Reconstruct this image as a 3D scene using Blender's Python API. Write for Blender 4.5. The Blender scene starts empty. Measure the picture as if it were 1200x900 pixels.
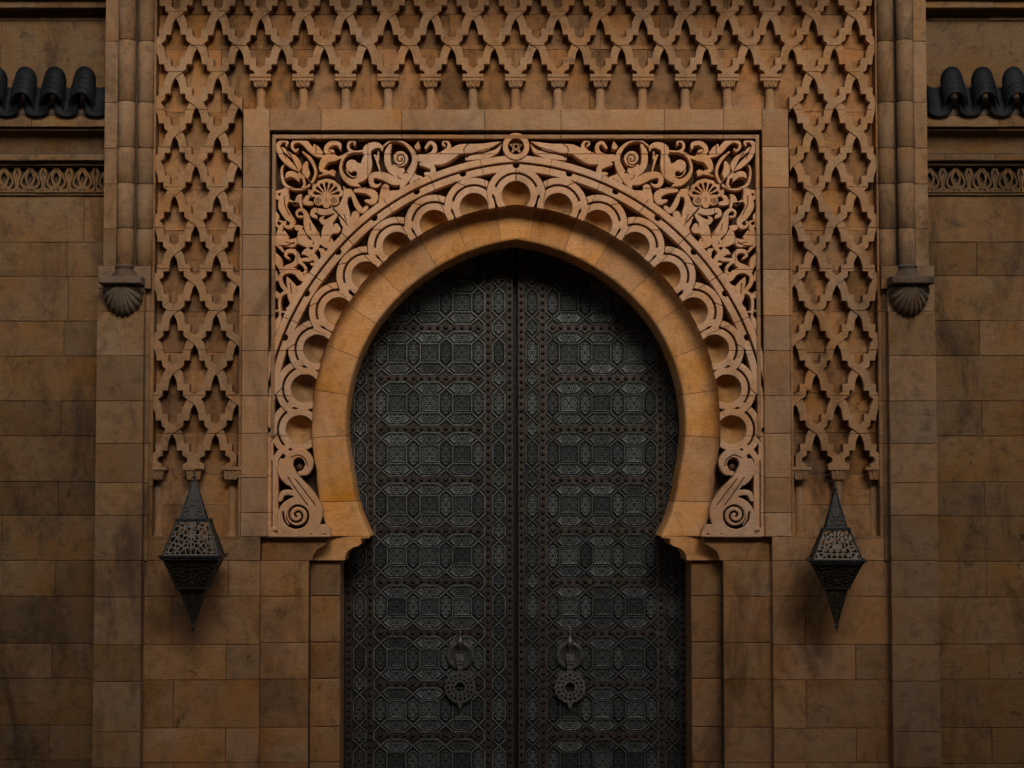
import bpy, math, random
import numpy as np
from mathutils import Vector
random.seed(7); rng = np.random.RandomState(7)
SC = bpy.context.scene
COL = SC.collection
R = math.radians

# ------------------------------------------------------------------ camera
D, EYE, CX, TH, F, PX0 = 22.0, 3.9, -0.375, R(2.97), 2200.0, 567.0
cam = bpy.data.cameras.new('camera'); cam.lens = 66; cam.sensor_width = 36
cam.shift_x = (600 - PX0) / 1200.0
cam.clip_end = 500
camo = bpy.data.objects.new('camera', cam); COL.objects.link(camo)
camo.location = (CX, -D, EYE); camo.rotation_euler = (R(90) + TH, 0, 0)
SC.camera = camo

# ------------------------------------------------------------------ world, sun, exposure
SUN_EL, SUN_AZ = 30.0, 9.0          # azimuth to the right of the facade normal
world = bpy.data.worlds.new('World'); SC.world = world; world.use_nodes = True
nt = world.node_tree; nt.nodes.clear()
sky = nt.nodes.new('ShaderNodeTexSky'); sky.sky_type = 'NISHITA'; sky.sun_disc = False
sky.sun_elevation = R(SUN_EL); sky.sun_rotation = R(180 - SUN_AZ); sky.dust_density = 4.0; sky.air_density = 1.0; sky.ozone_density = 0.6
hs = nt.nodes.new('ShaderNodeHueSaturation'); hs.inputs['Saturation'].default_value = 0.45
bg = nt.nodes.new('ShaderNodeBackground'); bg.inputs['Strength'].default_value = 0.055
wo = nt.nodes.new('ShaderNodeOutputWorld')
nt.links.new(sky.outputs[0], hs.inputs['Color']); nt.links.new(hs.outputs[0], bg.inputs[0]); nt.links.new(bg.outputs[0], wo.inputs[0])
sl = bpy.data.lights.new('sun', 'SUN'); sl.energy = 1.5; sl.angle = R(27); sl.color = (1.0, 0.88, 0.73)
so = bpy.data.objects.new('sun', sl); COL.objects.link(so)
sdir = Vector((math.sin(R(SUN_AZ)) * math.cos(R(SUN_EL)), -math.cos(R(SUN_AZ)) * math.cos(R(SUN_EL)), math.sin(R(SUN_EL))))
so.rotation_euler = (-sdir).to_track_quat('-Z', 'Y').to_euler(); so.location = (6, -12, 12)
SC.view_settings.view_transform = 'Standard'; SC.view_settings.look = 'None'
SC.view_settings.exposure = 0.70; SC.view_settings.gamma = 1.0

# ------------------------------------------------------------------ photograph pixel -> place on the plane y = d
cT, sT = math.cos(TH), math.sin(TH)
def P(px, py, d=0.0, keep=None):
    a = (px - PX0) / F; b = -(py - 450.0) / F
    dx, dy, dz = a, cT - b * sT, sT + b * cT
    t = (D + d) / dy
    return (CX + dx * t, d if keep is None else keep, EYE + dz * t)
def XM(px, d=0.0, py=450): return P(px, py, d)[0]
def ZM(py, d=0.0): return P(604, py, d)[2]
MID = XM(604.7)

# ------------------------------------------------------------------ object helpers
def empty(name, loc):
    o = bpy.data.objects.new(name, None); COL.objects.link(o); o.location = loc; o.empty_display_size = 0.2
    return o
def tag(o, label=None, cat=None, group=None, kind=None):
    if label: o['label'] = label
    if cat: o['category'] = cat
    if group: o['group'] = group
    if kind: o['kind'] = kind
    return o
def wloc(o):
    v = Vector(o.location)
    while o.parent: o = o.parent; v += Vector(o.location)
    return v
def put(name, me, parent=None, loc=(0, 0, 0)):
    o = bpy.data.objects.new(name, me); COL.objects.link(o)
    if parent is not None:
        o.parent = parent; o.location = Vector(loc) - wloc(parent)
    else: o.location = loc
    return o
def mesh(name, verts, faces, mat, smooth=False):
    me = bpy.data.meshes.new(name); me.from_pydata([tuple(v) for v in verts], [], faces); me.update()
    if mat: me.materials.append(mat)
    if smooth:
        me.polygons.foreach_set('use_smooth', [True] * len(me.polygons))
    return me
def centred(name, verts, faces, mat, parent, smooth=False):
    a = np.array(verts, float); c = (a.min(0) + a.max(0)) / 2
    return put(name, mesh(name, a - c, faces, mat, smooth), parent, tuple(c))
class MB:
    def __init__(s): s.v = []; s.f = []
    def add(s, vs, fs):
        n = len(s.v); s.v += [tuple(v) for v in vs]; s.f += [tuple(i + n for i in f) for f in fs]
    def box(s, x0, x1, y0, y1, z0, z1, c=0.0):
        if c <= 0:
            vs = [(x0,y0,z0),(x1,y0,z0),(x1,y0,z1),(x0,y0,z1),(x0,y1,z0),(x1,y1,z0),(x1,y1,z1),(x0,y1,z1)]
            s.add(vs, [(0,1,2,3),(1,5,6,2),(5,4,7,6),(4,0,3,7),(3,2,6,7),(4,5,1,0)])
        else:
            vs = [(x0+c,y0,z0+c),(x1-c,y0,z0+c),(x1-c,y0,z1-c),(x0+c,y0,z1-c),
                  (x0,y0+c,z0),(x1,y0+c,z0),(x1,y0+c,z1),(x0,y0+c,z1),(x0,y1,z0),(x1,y1,z0),(x1,y1,z1),(x0,y1,z1)]
            s.add(vs, [(0,1,2,3),(4,5,1,0),(5,6,2,1),(6,7,3,2),(7,4,0,3),(8,9,5,4),(9,10,6,5),(10,11,7,6),(11,8,4,7),(9,8,11,10)])
    def poly(s, pts, y0, y1):
        """polygon of (x,z), counter-clockwise seen from the front, extruded from y0 (front) to y1"""
        n = len(pts)
        yy = y0 if isinstance(y0, list) else [y0] * n
        vs = [(p[0], yy[i], p[1]) for i, p in enumerate(pts)] + [(p[0], y1, p[1]) for p in pts]
        fs = [tuple(range(n))] + [(i, i + n, (i + 1) % n + n, (i + 1) % n) for i in range(n)] + [tuple(range(2 * n - 1, n - 1, -1))]
        s.add(vs, fs)
    def lathe(s, prof, cx, cy, z0, n=16, axis='z', a0=0, a1=2 * math.pi):
        full = abs(a1 - a0 - 2 * math.pi) < 1e-6
        m = n if full else n + 1
        vs = []
        for r, h in prof:
            for k in range(m):
                a = a0 + (a1 - a0) * k / n
                if axis == 'z': vs.append((cx + r * math.cos(a), cy + r * math.sin(a), z0 + h))
                else: vs.append((cx + r * math.cos(a), cy - h, z0 + r * math.sin(a)))
        fs = []
        for i in range(len(prof) - 1):
            for k in range(n):
                k2 = (k + 1) % m if full else k + 1
                q = (i*m+k, i*m+k2, (i+1)*m+k2, (i+1)*m+k)
                fs.append(q)
        s.add(vs, fs)
    def tube(s, pts, r, n=6, closed=False):
        pts = [Vector(p) for p in pts]; N = len(pts); base = len(s.v)
        rr = r if isinstance(r, (list, tuple)) else [r] * N
        for i, p in enumerate(pts):
            t = (pts[(i + 1) % N] - pts[i - 1]) if closed else (pts[min(i + 1, N - 1)] - pts[max(i - 1, 0)])
            t.normalize(); up = Vector((0, 1, 0)) if abs(t.y) < 0.9 else Vector((1, 0, 0))
            a = t.cross(up).normalized(); b = t.cross(a)
            for k in range(n):
                w = 2 * math.pi * k / n
                s.v.append(tuple(p + rr[i] * (math.cos(w) * a + math.sin(w) * b)))
        for i in range(N if closed else N - 1):
            j = (i + 1) % N
            for k in range(n):
                s.f.append((base + i*n+k, base + i*n+(k+1) % n, base + j*n+(k+1) % n, base + j*n+k))
    def build(s, name, mat, parent=None, smooth=False):
        return centred(name, s.v, s.f, mat, parent, smooth)
def block(name, parent, x0, x1, z0, z1, y0, y1, mat, jit=0.005, gap=0.0028, c=0.006):
    """one dressed stone: chamfered, a hair uneven, its joint recessed"""
    x0 += gap; x1 -= gap; z0 += gap; z1 -= gap
    cx, cz = (x0 + x1) / 2, (z0 + z1) / 2; w, h = (x1 - x0) / 2, (z1 - z0) / 2
    j = lambda: random.uniform(-jit, jit) * 0.5
    dy = random.uniform(-jit, jit)
    c = min(c, w * 0.3, h * 0.3)
    q = [(-w, -h), (w, -h), (w, h), (-w, h)]
    inn = [(a * (1 - c / w), b * (1 - c / h)) for a, b in q]
    # front face split 3x2 with slight tooling unevenness
    NX = 7 if w > h else 4; NZ = 4 if w > h else 6
    vs = []; fs = []
    for b in range(NZ + 1):
        for a in range(NX + 1):
            e = (a in (0, NX)) or (b in (0, NZ))
            vs.append((-w + c + (2 * w - 2 * c) * a / NX + (j() if not e else 0), dy + (random.uniform(-0.0025, 0.0025) if not e else random.uniform(0, 0.003)), -h + c + (2 * h - 2 * c) * b / NZ))
    for b in range(NZ):
        for a in range(NX):
            k = b * (NX + 1) + a
            fs.append((k, k + 1, k + NX + 2, k + NX + 1))
    ring = [a for a in range(NX)] + [b * (NX + 1) + NX for b in range(NZ)] + [NZ * (NX + 1) + a for a in range(NX, 0, -1)] + [b * (NX + 1) for b in range(NZ, 0, -1)]
    n0 = len(vs); m = len(ring)
    for k in ring:
        x, y, z = vs[k]
        vs.append((x * w / (w - c) + j() * 0.5, dy + c, z * h / (h - c) + j() * 0.5))
    for k in ring:          # worn arrises
        if random.random() < 0.22:
            x, y, z = vs[k]; e = random.uniform(0.003, 0.011)
            if w > 0.06 and h > 0.06: vs[k] = (x - math.copysign(e, x) if abs(abs(x) - (w - c)) < 1e-4 else x, y + random.uniform(0, .004), z - math.copysign(e, z) if abs(abs(z) - (h - c)) < 1e-4 else z)
    for k in range(m):
        x, y, z = vs[n0 + k]; vs.append((x, y1 - y0, z))
    for k in range(m):
        k2 = (k + 1) % m
        fs.append((ring[k2], ring[k], n0 + k, n0 + k2)); fs.append((n0 + k2, n0 + k, n0 + m + k, n0 + m + k2))
    return put(name, mesh(name, vs, fs, mat), parent, (cx, y0, cz))

# ------------------------------------------------------------------ carved shapes: a field of strokes, contoured, then cut in depth
def catmull(pts, sub=6):
    p = np.array(pts, float)
    if len(p) < 3: return p
    q = np.vstack([2 * p[0] - p[1], p, 2 * p[-1] - p[-2]]); out = []
    for i in range(1, len(q) - 2):
        for k in range(sub):
            t = k / sub
            out.append(0.5 * ((2 * q[i]) + (-q[i-1] + q[i+1]) * t + (2*q[i-1] - 5*q[i] + 4*q[i+1] - q[i+2]) * t*t + (-q[i-1] + 3*q[i] - 3*q[i+1] + q[i+2]) * t**3))
    out.append(p[-1]); return np.array(out)
class Field:
    def __init__(s, x0, x1, y0, y1, h=0.5):
        s.h = h; s.x0, s.y0 = x0, y0
        s.nx = int((x1 - x0) / h) + 1; s.ny = int((y1 - y0) / h) + 1
        s.X, s.Y = np.meshgrid(x0 + h * np.arange(s.nx), y0 + h * np.arange(s.ny))
        s.A = np.full(s.X.shape, 9.0)
    def stroke_d(s, pts, sub=6):
        p = catmull(pts, sub); p[:, 2] = np.maximum(p[:, 2], 0.4)
        x0, y0 = p[:, 0].min() - 12 - p[:, 2].max() / 2, p[:, 1].min() - 12 - p[:, 2].max() / 2
        x1, y1 = p[:, 0].max() + 12 + p[:, 2].max() / 2, p[:, 1].max() + 12 + p[:, 2].max() / 2
        i0, i1 = max(0, int((x0 - s.x0) / s.h)), min(s.nx, int((x1 - s.x0) / s.h) + 2)
        j0, j1 = max(0, int((y0 - s.y0) / s.h)), min(s.ny, int((y1 - s.y0) / s.h) + 2)
        if i1 <= i0 or j1 <= j0: return None
        sl_ = (slice(j0, j1), slice(i0, i1)); X, Y = s.X[sl_], s.Y[sl_]; best = np.full(X.shape, 99.0)
        for a, b in zip(p[:-1], p[1:]):
            dx, dy = b[0] - a[0], b[1] - a[1]; L = dx * dx + dy * dy + 1e-9
            t = np.clip(((X - a[0]) * dx + (Y - a[1]) * dy) / L, 0, 1)
            best = np.minimum(best, np.hypot(X - a[0] - t * dx, Y - a[1] - t * dy) - (a[2] + t * (b[2] - a[2])) / 2)
        return sl_, best
    def add(s, pts):
        r = s.stroke_d(pts)
        if r: s.A[r[0]] = np.minimum(s.A[r[0]], r[1])
    def cut(s, pts):
        r = s.stroke_d(pts)
        if r: s.A[r[0]] = np.maximum(s.A[r[0]], -r[1])
    def uni(s, d): s.A = np.minimum(s.A, d)
    def sub(s, d): s.A = np.maximum(s.A, -d)
    def clip(s, d): s.A = np.maximum(s.A, d)
    def loops(s, tol=0.07):
        A = s.A.copy(); A[0, :] = A[-1, :] = 1; A[:, 0] = A[:, -1] = 1
        A[A == 0] = 1e-6
        B = A < 0
        m = B[:-1, :-1].astype(int) + 2 * B[:-1, 1:] + 4 * B[1:, 1:] + 8 * B[1:, :-1]
        js, is_ = np.nonzero((m > 0) & (m < 15))
        T = {1:[(3,0)],2:[(0,1)],3:[(3,1)],4:[(1,2)],5:[(3,0),(1,2)],6:[(0,2)],7:[(3,2)],8:[(2,3)],9:[(2,0)],10:[(0,1),(2,3)],11:[(2,1)],12:[(1,3)],13:[(1,0)],14:[(0,3)]}
        nxt = {}
        def key(j, i, e):
            return (0, j, i) if e == 0 else (1, j, i + 1) if e == 1 else (0, j + 1, i) if e == 2 else (1, j, i)
        for j, i in zip(js.tolist(), is_.tolist()):
            for a, b in T[int(m[j, i])]: nxt[key(j, i, a)] = key(j, i, b)
        def pos(k):
            o, j, i = k
            if o == 0: a, b = A[j, i], A[j, i+1]; return (s.x0 + s.h * (i + a / (a - b)), s.y0 + s.h * j)
            a, b = A[j, i], A[j+1, i]; return (s.x0 + s.h * i, s.y0 + s.h * (j + a / (a - b)))
        out = []
        while nxt:
            k0 = next(iter(nxt)); k = k0; lp = []
            while k in nxt:
                lp.append(pos(k)); k = nxt.pop(k)
            if len(lp) < 6: continue
            # thin out
            keep = [lp[0]]; i = 1; pend = []
            for q in lp[1:]:
                pend.append(q)
                a = keep[-1]; dx, dy = q[0] - a[0], q[1] - a[1]; L = math.hypot(dx, dy) + 1e-9
                if any(abs((w[0]-a[0]) * dy - (w[1]-a[1]) * dx) / L > tol for w in pend[:-1]) or L > 12:
                    keep.append(pend[-2] if len(pend) > 1 else q); pend = [q]
            ar = sum(keep[i-1][0] * keep[i][1] - keep[i][0] * keep[i-1][1] for i in range(len(keep))) / 2
            if len(keep) >= 3 and abs(ar) > 0.6: out.append(keep)
        return out
    def carve(s, thick, bev=0.004, scale=0.01, mirror=None, tol=0.07):
        """-> (verts (px,py,depth behind the front)), faces"""
        cu = bpy.data.curves.new('c', 'CURVE'); cu.dimensions = '2D'; cu.fill_mode = 'BOTH'
        allp = []
        for lp in s.loops(tol):
            allp += lp
            sp = cu.splines.new('POLY'); sp.points.add(len(lp) - 1); sp.use_cyclic_u = True
            co = []
            for x, y in lp: co += [x * scale, -y * scale, 0, 1]
            sp.points.foreach_set('co', co)
        e = thick / 2 - bev
        cu.extrude = e; cu.bevel_depth = bev; cu.bevel_resolution = 0; cu.offset = -bev
        ob = bpy.data.objects.new('c', cu); COL.objects.link(ob)
        bpy.context.view_layer.update()
        me = bpy.data.meshes.new_from_object(ob)
        n = len(me.vertices); co = np.zeros(n * 3); me.vertices.foreach_get('co', co); co = co.reshape(-1, 3)
        fs = [tuple(p.vertices) for p in me.polygons]
        bpy.data.objects.remove(ob); bpy.data.curves.remove(cu); bpy.data.meshes.remove(me)
        # a mitre must never run away from its own outline
        lpv = np.array(allp) * scale * np.array([1, -1]); lim = bev * 1.9
        for i0 in range(0, n, 2000):
            q = co[i0:i0 + 2000, :2]; dd = ((q[:, None, :] - lpv[None]) ** 2).sum(2); k = dd.argmin(1); far = np.sqrt(dd[np.arange(len(k)), k]) > lim
            co[i0:i0 + 2000, :2][far] = lpv[k[far]]
        return np.stack([co[:, 0] / scale, -co[:, 1] / scale, (e + bev) - co[:, 2]], 1), fs
def place_carving(name, vf, mat, parent, d, mirror=False):
    v, fs = vf; vs = []
    for px, py, dd in v:
        if mirror: px = 2 * 604.7 - px
        x, _, z = P(px, py, d); vs.append((x, d + dd, z))
    if mirror: fs = [f[::-1] for f in fs]
    return centred(name, vs, fs, mat, parent)

# ------------------------------------------------------------------ materials
def nodes(name):
    m = bpy.data.materials.new(name); m.use_nodes = True; t = m.node_tree; t.nodes.clear()
    out = t.nodes.new('ShaderNodeOutputMaterial'); b = t.nodes.new('ShaderNodeBsdfPrincipled'); t.links.new(b.outputs[0], out.inputs[0])
    return m, t, b
def N(t, k, **kw):
    n = t.nodes.new(k)
    for a, v in kw.items():
        if a.startswith('i_'): n.inputs[int(a[2:])].default_value = v
        else: setattr(n, a, v)
    return n
def noise(t, vec, scale, detail=4, rough=0.6, dist=0.0):
    n = t.nodes.new('ShaderNodeTexNoise'); n.inputs['Scale'].default_value = scale; n.inputs['Detail'].default_value = detail
    n.inputs['Roughness'].default_value = rough; n.inputs['Distortion'].default_value = dist; t.links.new(vec, n.inputs['Vector']); return n.outputs['Fac']
def ramp(t, fac, stops):
    r = t.nodes.new('ShaderNodeValToRGB'); e = r.color_ramp.elements
    while len(e) < len(stops): e.new(0.5)
    for k, (p, c) in enumerate(stops):
        e[k].position = p; e[k].color = (c, c, c, 1) if isinstance(c, (int, float)) else (*c, 1)
    t.links.new(fac, r.inputs[0]); return r.outputs[0]
def mixc(t, fac, a, b, mode='MIX'):
    n = t.nodes.new('ShaderNodeMix'); n.data_type = 'RGBA'; n.blend_type = mode
    for s_, v in ((0, fac), (6, a), (7, b)):
        if isinstance(v, (int, float)): n.inputs[s_].default_value = v
        elif isinstance(v, tuple): n.inputs[s_].default_value = (*v, 1)
        else: t.links.new(v, n.inputs[s_])
    return n.outputs[2]
def math_(t, op, a, b=0.5):
    n = t.nodes.new('ShaderNodeMath'); n.operation = op
    for k, v in ((0, a), (1, b)):
        if isinstance(v, (int, float)): n.inputs[k].default_value = v
        else: t.links.new(v, n.inputs[k])
    return n.outputs[0]
def stone(name, base, warm, dark, dirt=0.45, vary=0.22, bump=0.5, streak=0.35, speck=0.3, local=True):
    m, t, b = nodes(name)
    tc = t.nodes.new('ShaderNodeTexCoord'); oi = t.nodes.new('ShaderNodeObjectInfo')
    rv = N(t, 'ShaderNodeVectorMath', operation='SCALE'); cmb = t.nodes.new('ShaderNodeCombineXYZ')
    for k, f in enumerate((91.0, 57.0, 133.0)):
        t.links.new(math_(t, 'MULTIPLY', oi.outputs['Random'], f), cmb.inputs[k])
    ad = N(t, 'ShaderNodeVectorMath', operation='ADD'); t.links.new(tc.outputs['Object'], ad.inputs[0])
    if local: t.links.new(cmb.outputs[0], ad.inputs[1])
    v = ad.outputs[0]
    mp = t.nodes.new('ShaderNodeMapping'); mp.inputs['Scale'].default_value = (4.5, 6, 85); t.links.new(v, mp.inputs[0])
    big = noise(t, v, 1.5, 5, 0.65, 0.6); mid = noise(t, v, 6.5, 6, 0.7, 0.4); fine = noise(t, v, 95, 3, 0.75); grain = noise(t, v, 260, 2, 0.8)
    lay = noise(t, mp.outputs[0], 1.0, 3, 0.6, 0.0)
    c = mixc(t, ramp(t, big, [(0.34, 0.0), (0.66, 1.0)]), base, warm)
    c = mixc(t, ramp(t, mid, [(0.50, 0.0), (0.72, dirt)]), c, dark)
    c = mixc(t, math_(t, 'MULTIPLY', ramp(t, lay, [(0.35, 1.0), (0.5, 0.0)]), streak * 0.6), c, dark)
    ge = t.nodes.new('ShaderNodeNewGeometry'); mw = t.nodes.new('ShaderNodeMapping'); mw.inputs['Scale'].default_value = (1.0, 1.0, 0.42); t.links.new(ge.outputs['Position'], mw.inputs[0])
    wst = noise(t, mw.outputs[0], 1.3, 9, 0.72, 0.8)
    c = mixc(t, ramp(t, wst, [(0.50, 0.0), (0.66, dirt * 1.1)]), c, tuple(x * y for x, y in zip(dark, (0.85, 0.72, 0.62))))
    wst2 = noise(t, mw.outputs[0], 2.7, 6, 0.7, 1.5)
    c = mixc(t, ramp(t, wst2, [(0.56, 0.0), (0.64, dirt * 0.55)]), c, tuple(min(1, x * 1.25) for x in warm))
    st = noise(t, v, 2.6, 8, 0.75, 1.2)
    c = mixc(t, ramp(t, st, [(0.60, 0.0), (0.70, dirt * 1.35)]), c, tuple(x * 0.45 for x in dark))
    c = mixc(t, ramp(t, fine, [(0.3, 0.30), (0.55, 0.0)]), c, tuple(x * 0.6 for x in dark))
    g2 = noise(t, v, 38, 5, 0.8, 0.3)
    c = mixc(t, ramp(t, g2, [(0.34, 0.32), (0.47, 0.0)]), c, tuple(x * 0.85 for x in dark))
    c = mixc(t, ramp(t, g2, [(0.56, 0.0), (0.72, 0.22)]), c, tuple(min(1, x * 1.3) for x in base))
    vp = t.nodes.new('ShaderNodeTexVoronoi'); vp.inputs['Scale'].default_value = 34; t.links.new(v, vp.inputs['Vector'])
    pit = math_(t, 'MULTIPLY', ramp(t, vp.outputs['Color'], [(0.70, 0.0), (0.74, 1.0)]), ramp(t, vp.outputs['Distance'], [(0.10, 1.0), (0.22, 0.0)]))
    c = mixc(t, math_(t, 'MULTIPLY', pit, 0.6), c, tuple(x * 0.4 for x in dark))
    # pale chips
    vo = t.nodes.new('ShaderNodeTexVoronoi'); vo.inputs['Scale'].default_value = 13; t.links.new(v, vo.inputs['Vector'])
    pick = ramp(t, vo.outputs['Color'], [(0.80, 0.0), (0.84, 1.0)])
    dot = ramp(t, vo.outputs['Distance'], [(0.07, 1.0), (0.12, 0.0)])
    c = mixc(t, math_(t, 'MULTIPLY', math_(t, 'MULTIPLY', pick, dot), speck), c, (0.62, 0.52, 0.42))
    br = math_(t, 'ADD', math_(t, 'MULTIPLY', math_(t, 'SUBTRACT', oi.outputs['Random'], 0.5), vary * 2), 1.0)
    hv = t.nodes.new('ShaderNodeHueSaturation'); t.links.new(c, hv.inputs['Color']); t.links.new(br, hv.inputs['Value'])
    t.links.new(math_(t, 'ADD', math_(t, 'MULTIPLY', noise(t, v, 1.1, 2), 0.5), 0.75), hv.inputs['Saturation'])
    t.links.new(hv.outputs[0], b.inputs['Base Color'])
    b.inputs['Roughness'].default_value = 0.88; b.inputs['Specular IOR Level'].default_value = 0.25
    h = math_(t, 'ADD', math_(t, 'MULTIPLY', mid, 0.9), math_(t, 'ADD', math_(t, 'MULTIPLY', fine, 0.30), math_(t, 'MULTIPLY', lay, 0.45)))
    h = math_(t, 'SUBTRACT', math_(t, 'ADD', h, math_(t, 'ADD', math_(t, 'MULTIPLY', grain, 0.12), math_(t, 'MULTIPLY', g2, 0.5))), math_(t, 'MULTIPLY', pit, 0.5))
    bp = t.nodes.new('ShaderNodeBump'); bp.inputs['Strength'].default_value = bump; bp.inputs['Distance'].default_value = 0.018
    t.links.new(h, bp.inputs['Height']); t.links.new(bp.outputs[0], b.inputs['Normal'])
    return m
M = {}
M['wall'] = stone('gate_sandstone', (0.36, 0.210, 0.105), (0.34, 0.158, 0.058), (0.105, 0.064, 0.034), dirt=0.65)
M['frame'] = stone('frame_sandstone', (0.42, 0.262, 0.150), (0.41, 0.210, 0.096), (0.16, 0.10, 0.055), dirt=0.42)
M['carved'] = stone('carved_sandstone', (0.68, 0.435, 0.280), (0.68, 0.355, 0.175), (0.30, 0.16, 0.07), dirt=0.38, vary=0.05, streak=0.15)
M['ring'] = stone('arch_sandstone', (0.76, 0.410, 0.180), (0.70, 0.310, 0.088), (0.22, 0.105, 0.035), dirt=0.50, vary=0.14)
M['lattice'] = stone('lattice_sandstone', (0.39, 0.243, 0.136), (0.40, 0.200, 0.088), (0.13, 0.083, 0.046), dirt=0.5, vary=0.06)
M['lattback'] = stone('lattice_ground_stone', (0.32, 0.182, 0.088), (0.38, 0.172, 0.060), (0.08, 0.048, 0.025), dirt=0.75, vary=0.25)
M['niche'] = stone('niche_stone', (0.50, 0.30, 0.135), (0.44, 0.21, 0.07), (0.15, 0.085, 0.035), dirt=0.6, vary=0.15)  # bowls in a darker tone than the arch ring
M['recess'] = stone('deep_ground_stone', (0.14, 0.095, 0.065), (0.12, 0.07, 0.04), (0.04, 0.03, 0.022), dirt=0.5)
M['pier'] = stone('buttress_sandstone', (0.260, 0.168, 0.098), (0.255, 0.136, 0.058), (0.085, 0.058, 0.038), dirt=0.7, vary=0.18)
M['side'] = stone('side_sandstone', (0.190, 0.117, 0.058), (0.185, 0.092, 0.033), (0.052, 0.035, 0.021), dirt=0.75, vary=0.25)  # colour lowered to carry the light falling off towards both sides
M['mortar'] = stone('old_mortar', (0.10, 0.07, 0.05), (0.08, 0.055, 0.035), (0.03, 0.025, 0.02), dirt=0.5)
M['soot'] = stone('weathered_corbel_stone', (0.16, 0.12, 0.09), (0.15, 0.09, 0.05), (0.03, 0.028, 0.026), dirt=0.8, speck=0.9)
def metal(name, c1, c2, metallic=0.7, rough=0.5, scale=30, bump=0.2, spec=0.5):
    m, t, b = nodes(name); tc = t.nodes.new('ShaderNodeTexCoord'); v = tc.outputs['Object']
    f = noise(t, v, scale, 4, 0.7)
    t.links.new(mixc(t, ramp(t, f, [(0.35, 0.0), (0.68, 1.0)]), c1, c2), b.inputs['Base Color'])
    oi = t.nodes.new('ShaderNodeObjectInfo'); hv = t.nodes.new('ShaderNodeHueSaturation'); lk = b.inputs['Base Color'].links[0]; src = lk.from_socket
    t.links.new(src, hv.inputs['Color']); t.links.new(math_(t, 'ADD', math_(t, 'MULTIPLY', oi.outputs['Random'], 0.7), 0.65), hv.inputs['Value']); t.links.new(hv.outputs[0], b.inputs['Base Color'])
    b.inputs['Metallic'].default_value = metallic
    b.inputs['Specular IOR Level'].default_value = spec
    t.links.new(math_(t, 'ADD', math_(t, 'MULTIPLY', f, 0.3), rough - 0.15), b.inputs['Roughness'])
    bp = t.nodes.new('ShaderNodeBump'); bp.inputs['Strength'].default_value = bump; bp.inputs['Distance'].default_value = 0.004
    t.links.new(noise(t, v, scale * 3, 3), bp.inputs['Height']); t.links.new(bp.outputs[0], b.inputs['Normal'])
    return m
M['doorbase'] = metal('blackened_bronze', (0.010, 0.010, 0.011), (0.022, 0.021, 0.021), 0.3, 0.6)
M['doorline'] = metal('worn_bronze_moulding', (0.070, 0.075, 0.073), (0.160, 0.168, 0.160), 0.3, 0.42, 18)
M['bronze'] = metal('brown_bronze', (0.030, 0.024, 0.020), (0.075, 0.060, 0.049), 0.4, 0.5, 12)
M['stud'] = metal('rust_stud', (0.018, 0.010, 0.009), (0.045, 0.024, 0.019), 0.3, 0.42)
M['lantern'] = metal('lantern_iron', (0.014, 0.016, 0.017), (0.038, 0.040, 0.040), 0.5, 0.5, 20)
M['lanternfil'] = metal('lantern_pierced_brass', (0.035, 0.030, 0.026), (0.085, 0.070, 0.054), 0.5, 0.45, 20)
M['lanterndark'] = metal('lantern_inner_plate', (0.03, 0.025, 0.018), (0.08, 0.055, 0.03), 0.4, 0.5, 25)
M['knock'] = metal('knocker_iron', (0.07, 0.07, 0.066), (0.16, 0.156, 0.142), 0.3, 0.42, 20)
M['tile'] = metal('glazed_dark_tile', (0.002, 0.003, 0.005), (0.010, 0.012, 0.014), 0.0, 0.55, 9, 0.8, 0.10)
def plate():
    m, t, b = nodes('engraved_plate'); tc = t.nodes.new('ShaderNodeTexCoord'); oi = t.nodes.new('ShaderNodeObjectInfo')
    ab = N(t, 'ShaderNodeVectorMath', operation='ABSOLUTE'); t.links.new(tc.outputs['Object'], ab.inputs[0])
    vo = t.nodes.new('ShaderNodeTexVoronoi'); vo.feature = 'DISTANCE_TO_EDGE'; vo.inputs['Scale'].default_value = 36; t.links.new(ab.outputs[0], vo.inputs['Vector'])
    vo2 = t.nodes.new('ShaderNodeTexVoronoi'); vo2.feature = 'F1'; vo2.inputs['Scale'].default_value = 50; t.links.new(ab.outputs[0], vo2.inputs['Vector'])
    ln = ramp(t, vo.outputs['Distance'], [(0.07, 1.0), (0.15, 0.0)])
    dt = ramp(t, vo2.outputs['Distance'], [(0.14, 0.9), (0.24, 0.0)])
    h = math_(t, 'MAXIMUM', ln, dt)
    wear = math_(t, 'ADD', math_(t, 'MULTIPLY', noise(t, tc.outputs['Object'], 25, 3), 0.6), math_(t, 'MULTIPLY', oi.outputs['Random'], 0.75))
    # a small dark rivet hole in the middle of each plate
    ln2 = N(t, 'ShaderNodeVectorMath', operation='LENGTH'); mp = t.nodes.new('ShaderNodeMapping'); mp.inputs['Scale'].default_value = (1, 0, 1)
    t.links.new(tc.outputs['Object'], mp.inputs[0]); t.links.new(mp.outputs[0], ln2.inputs[0])
    hole = ramp(t, ln2.outputs['Value'], [(0.010, 0.0), (0.016, 1.0)])
    t.links.new(mixc(t, math_(t, 'MULTIPLY', math_(t, 'MULTIPLY', h, wear), hole), (0.004, 0.005, 0.006), (0.155, 0.168, 0.167)), b.inputs['Base Color'])
    b.inputs['Metallic'].default_value = 0.45; b.inputs['Roughness'].default_value = 0.45
    bp = t.nodes.new('ShaderNodeBump'); bp.inputs['Strength'].default_value = 0.7; bp.inputs['Distance'].default_value = 0.004
    t.links.new(math_(t, 'MULTIPLY', h, hole), bp.inputs['Height']); t.links.new(bp.outputs[0], b.inputs['Normal'])
    return m
M['plate'] = plate()

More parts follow.
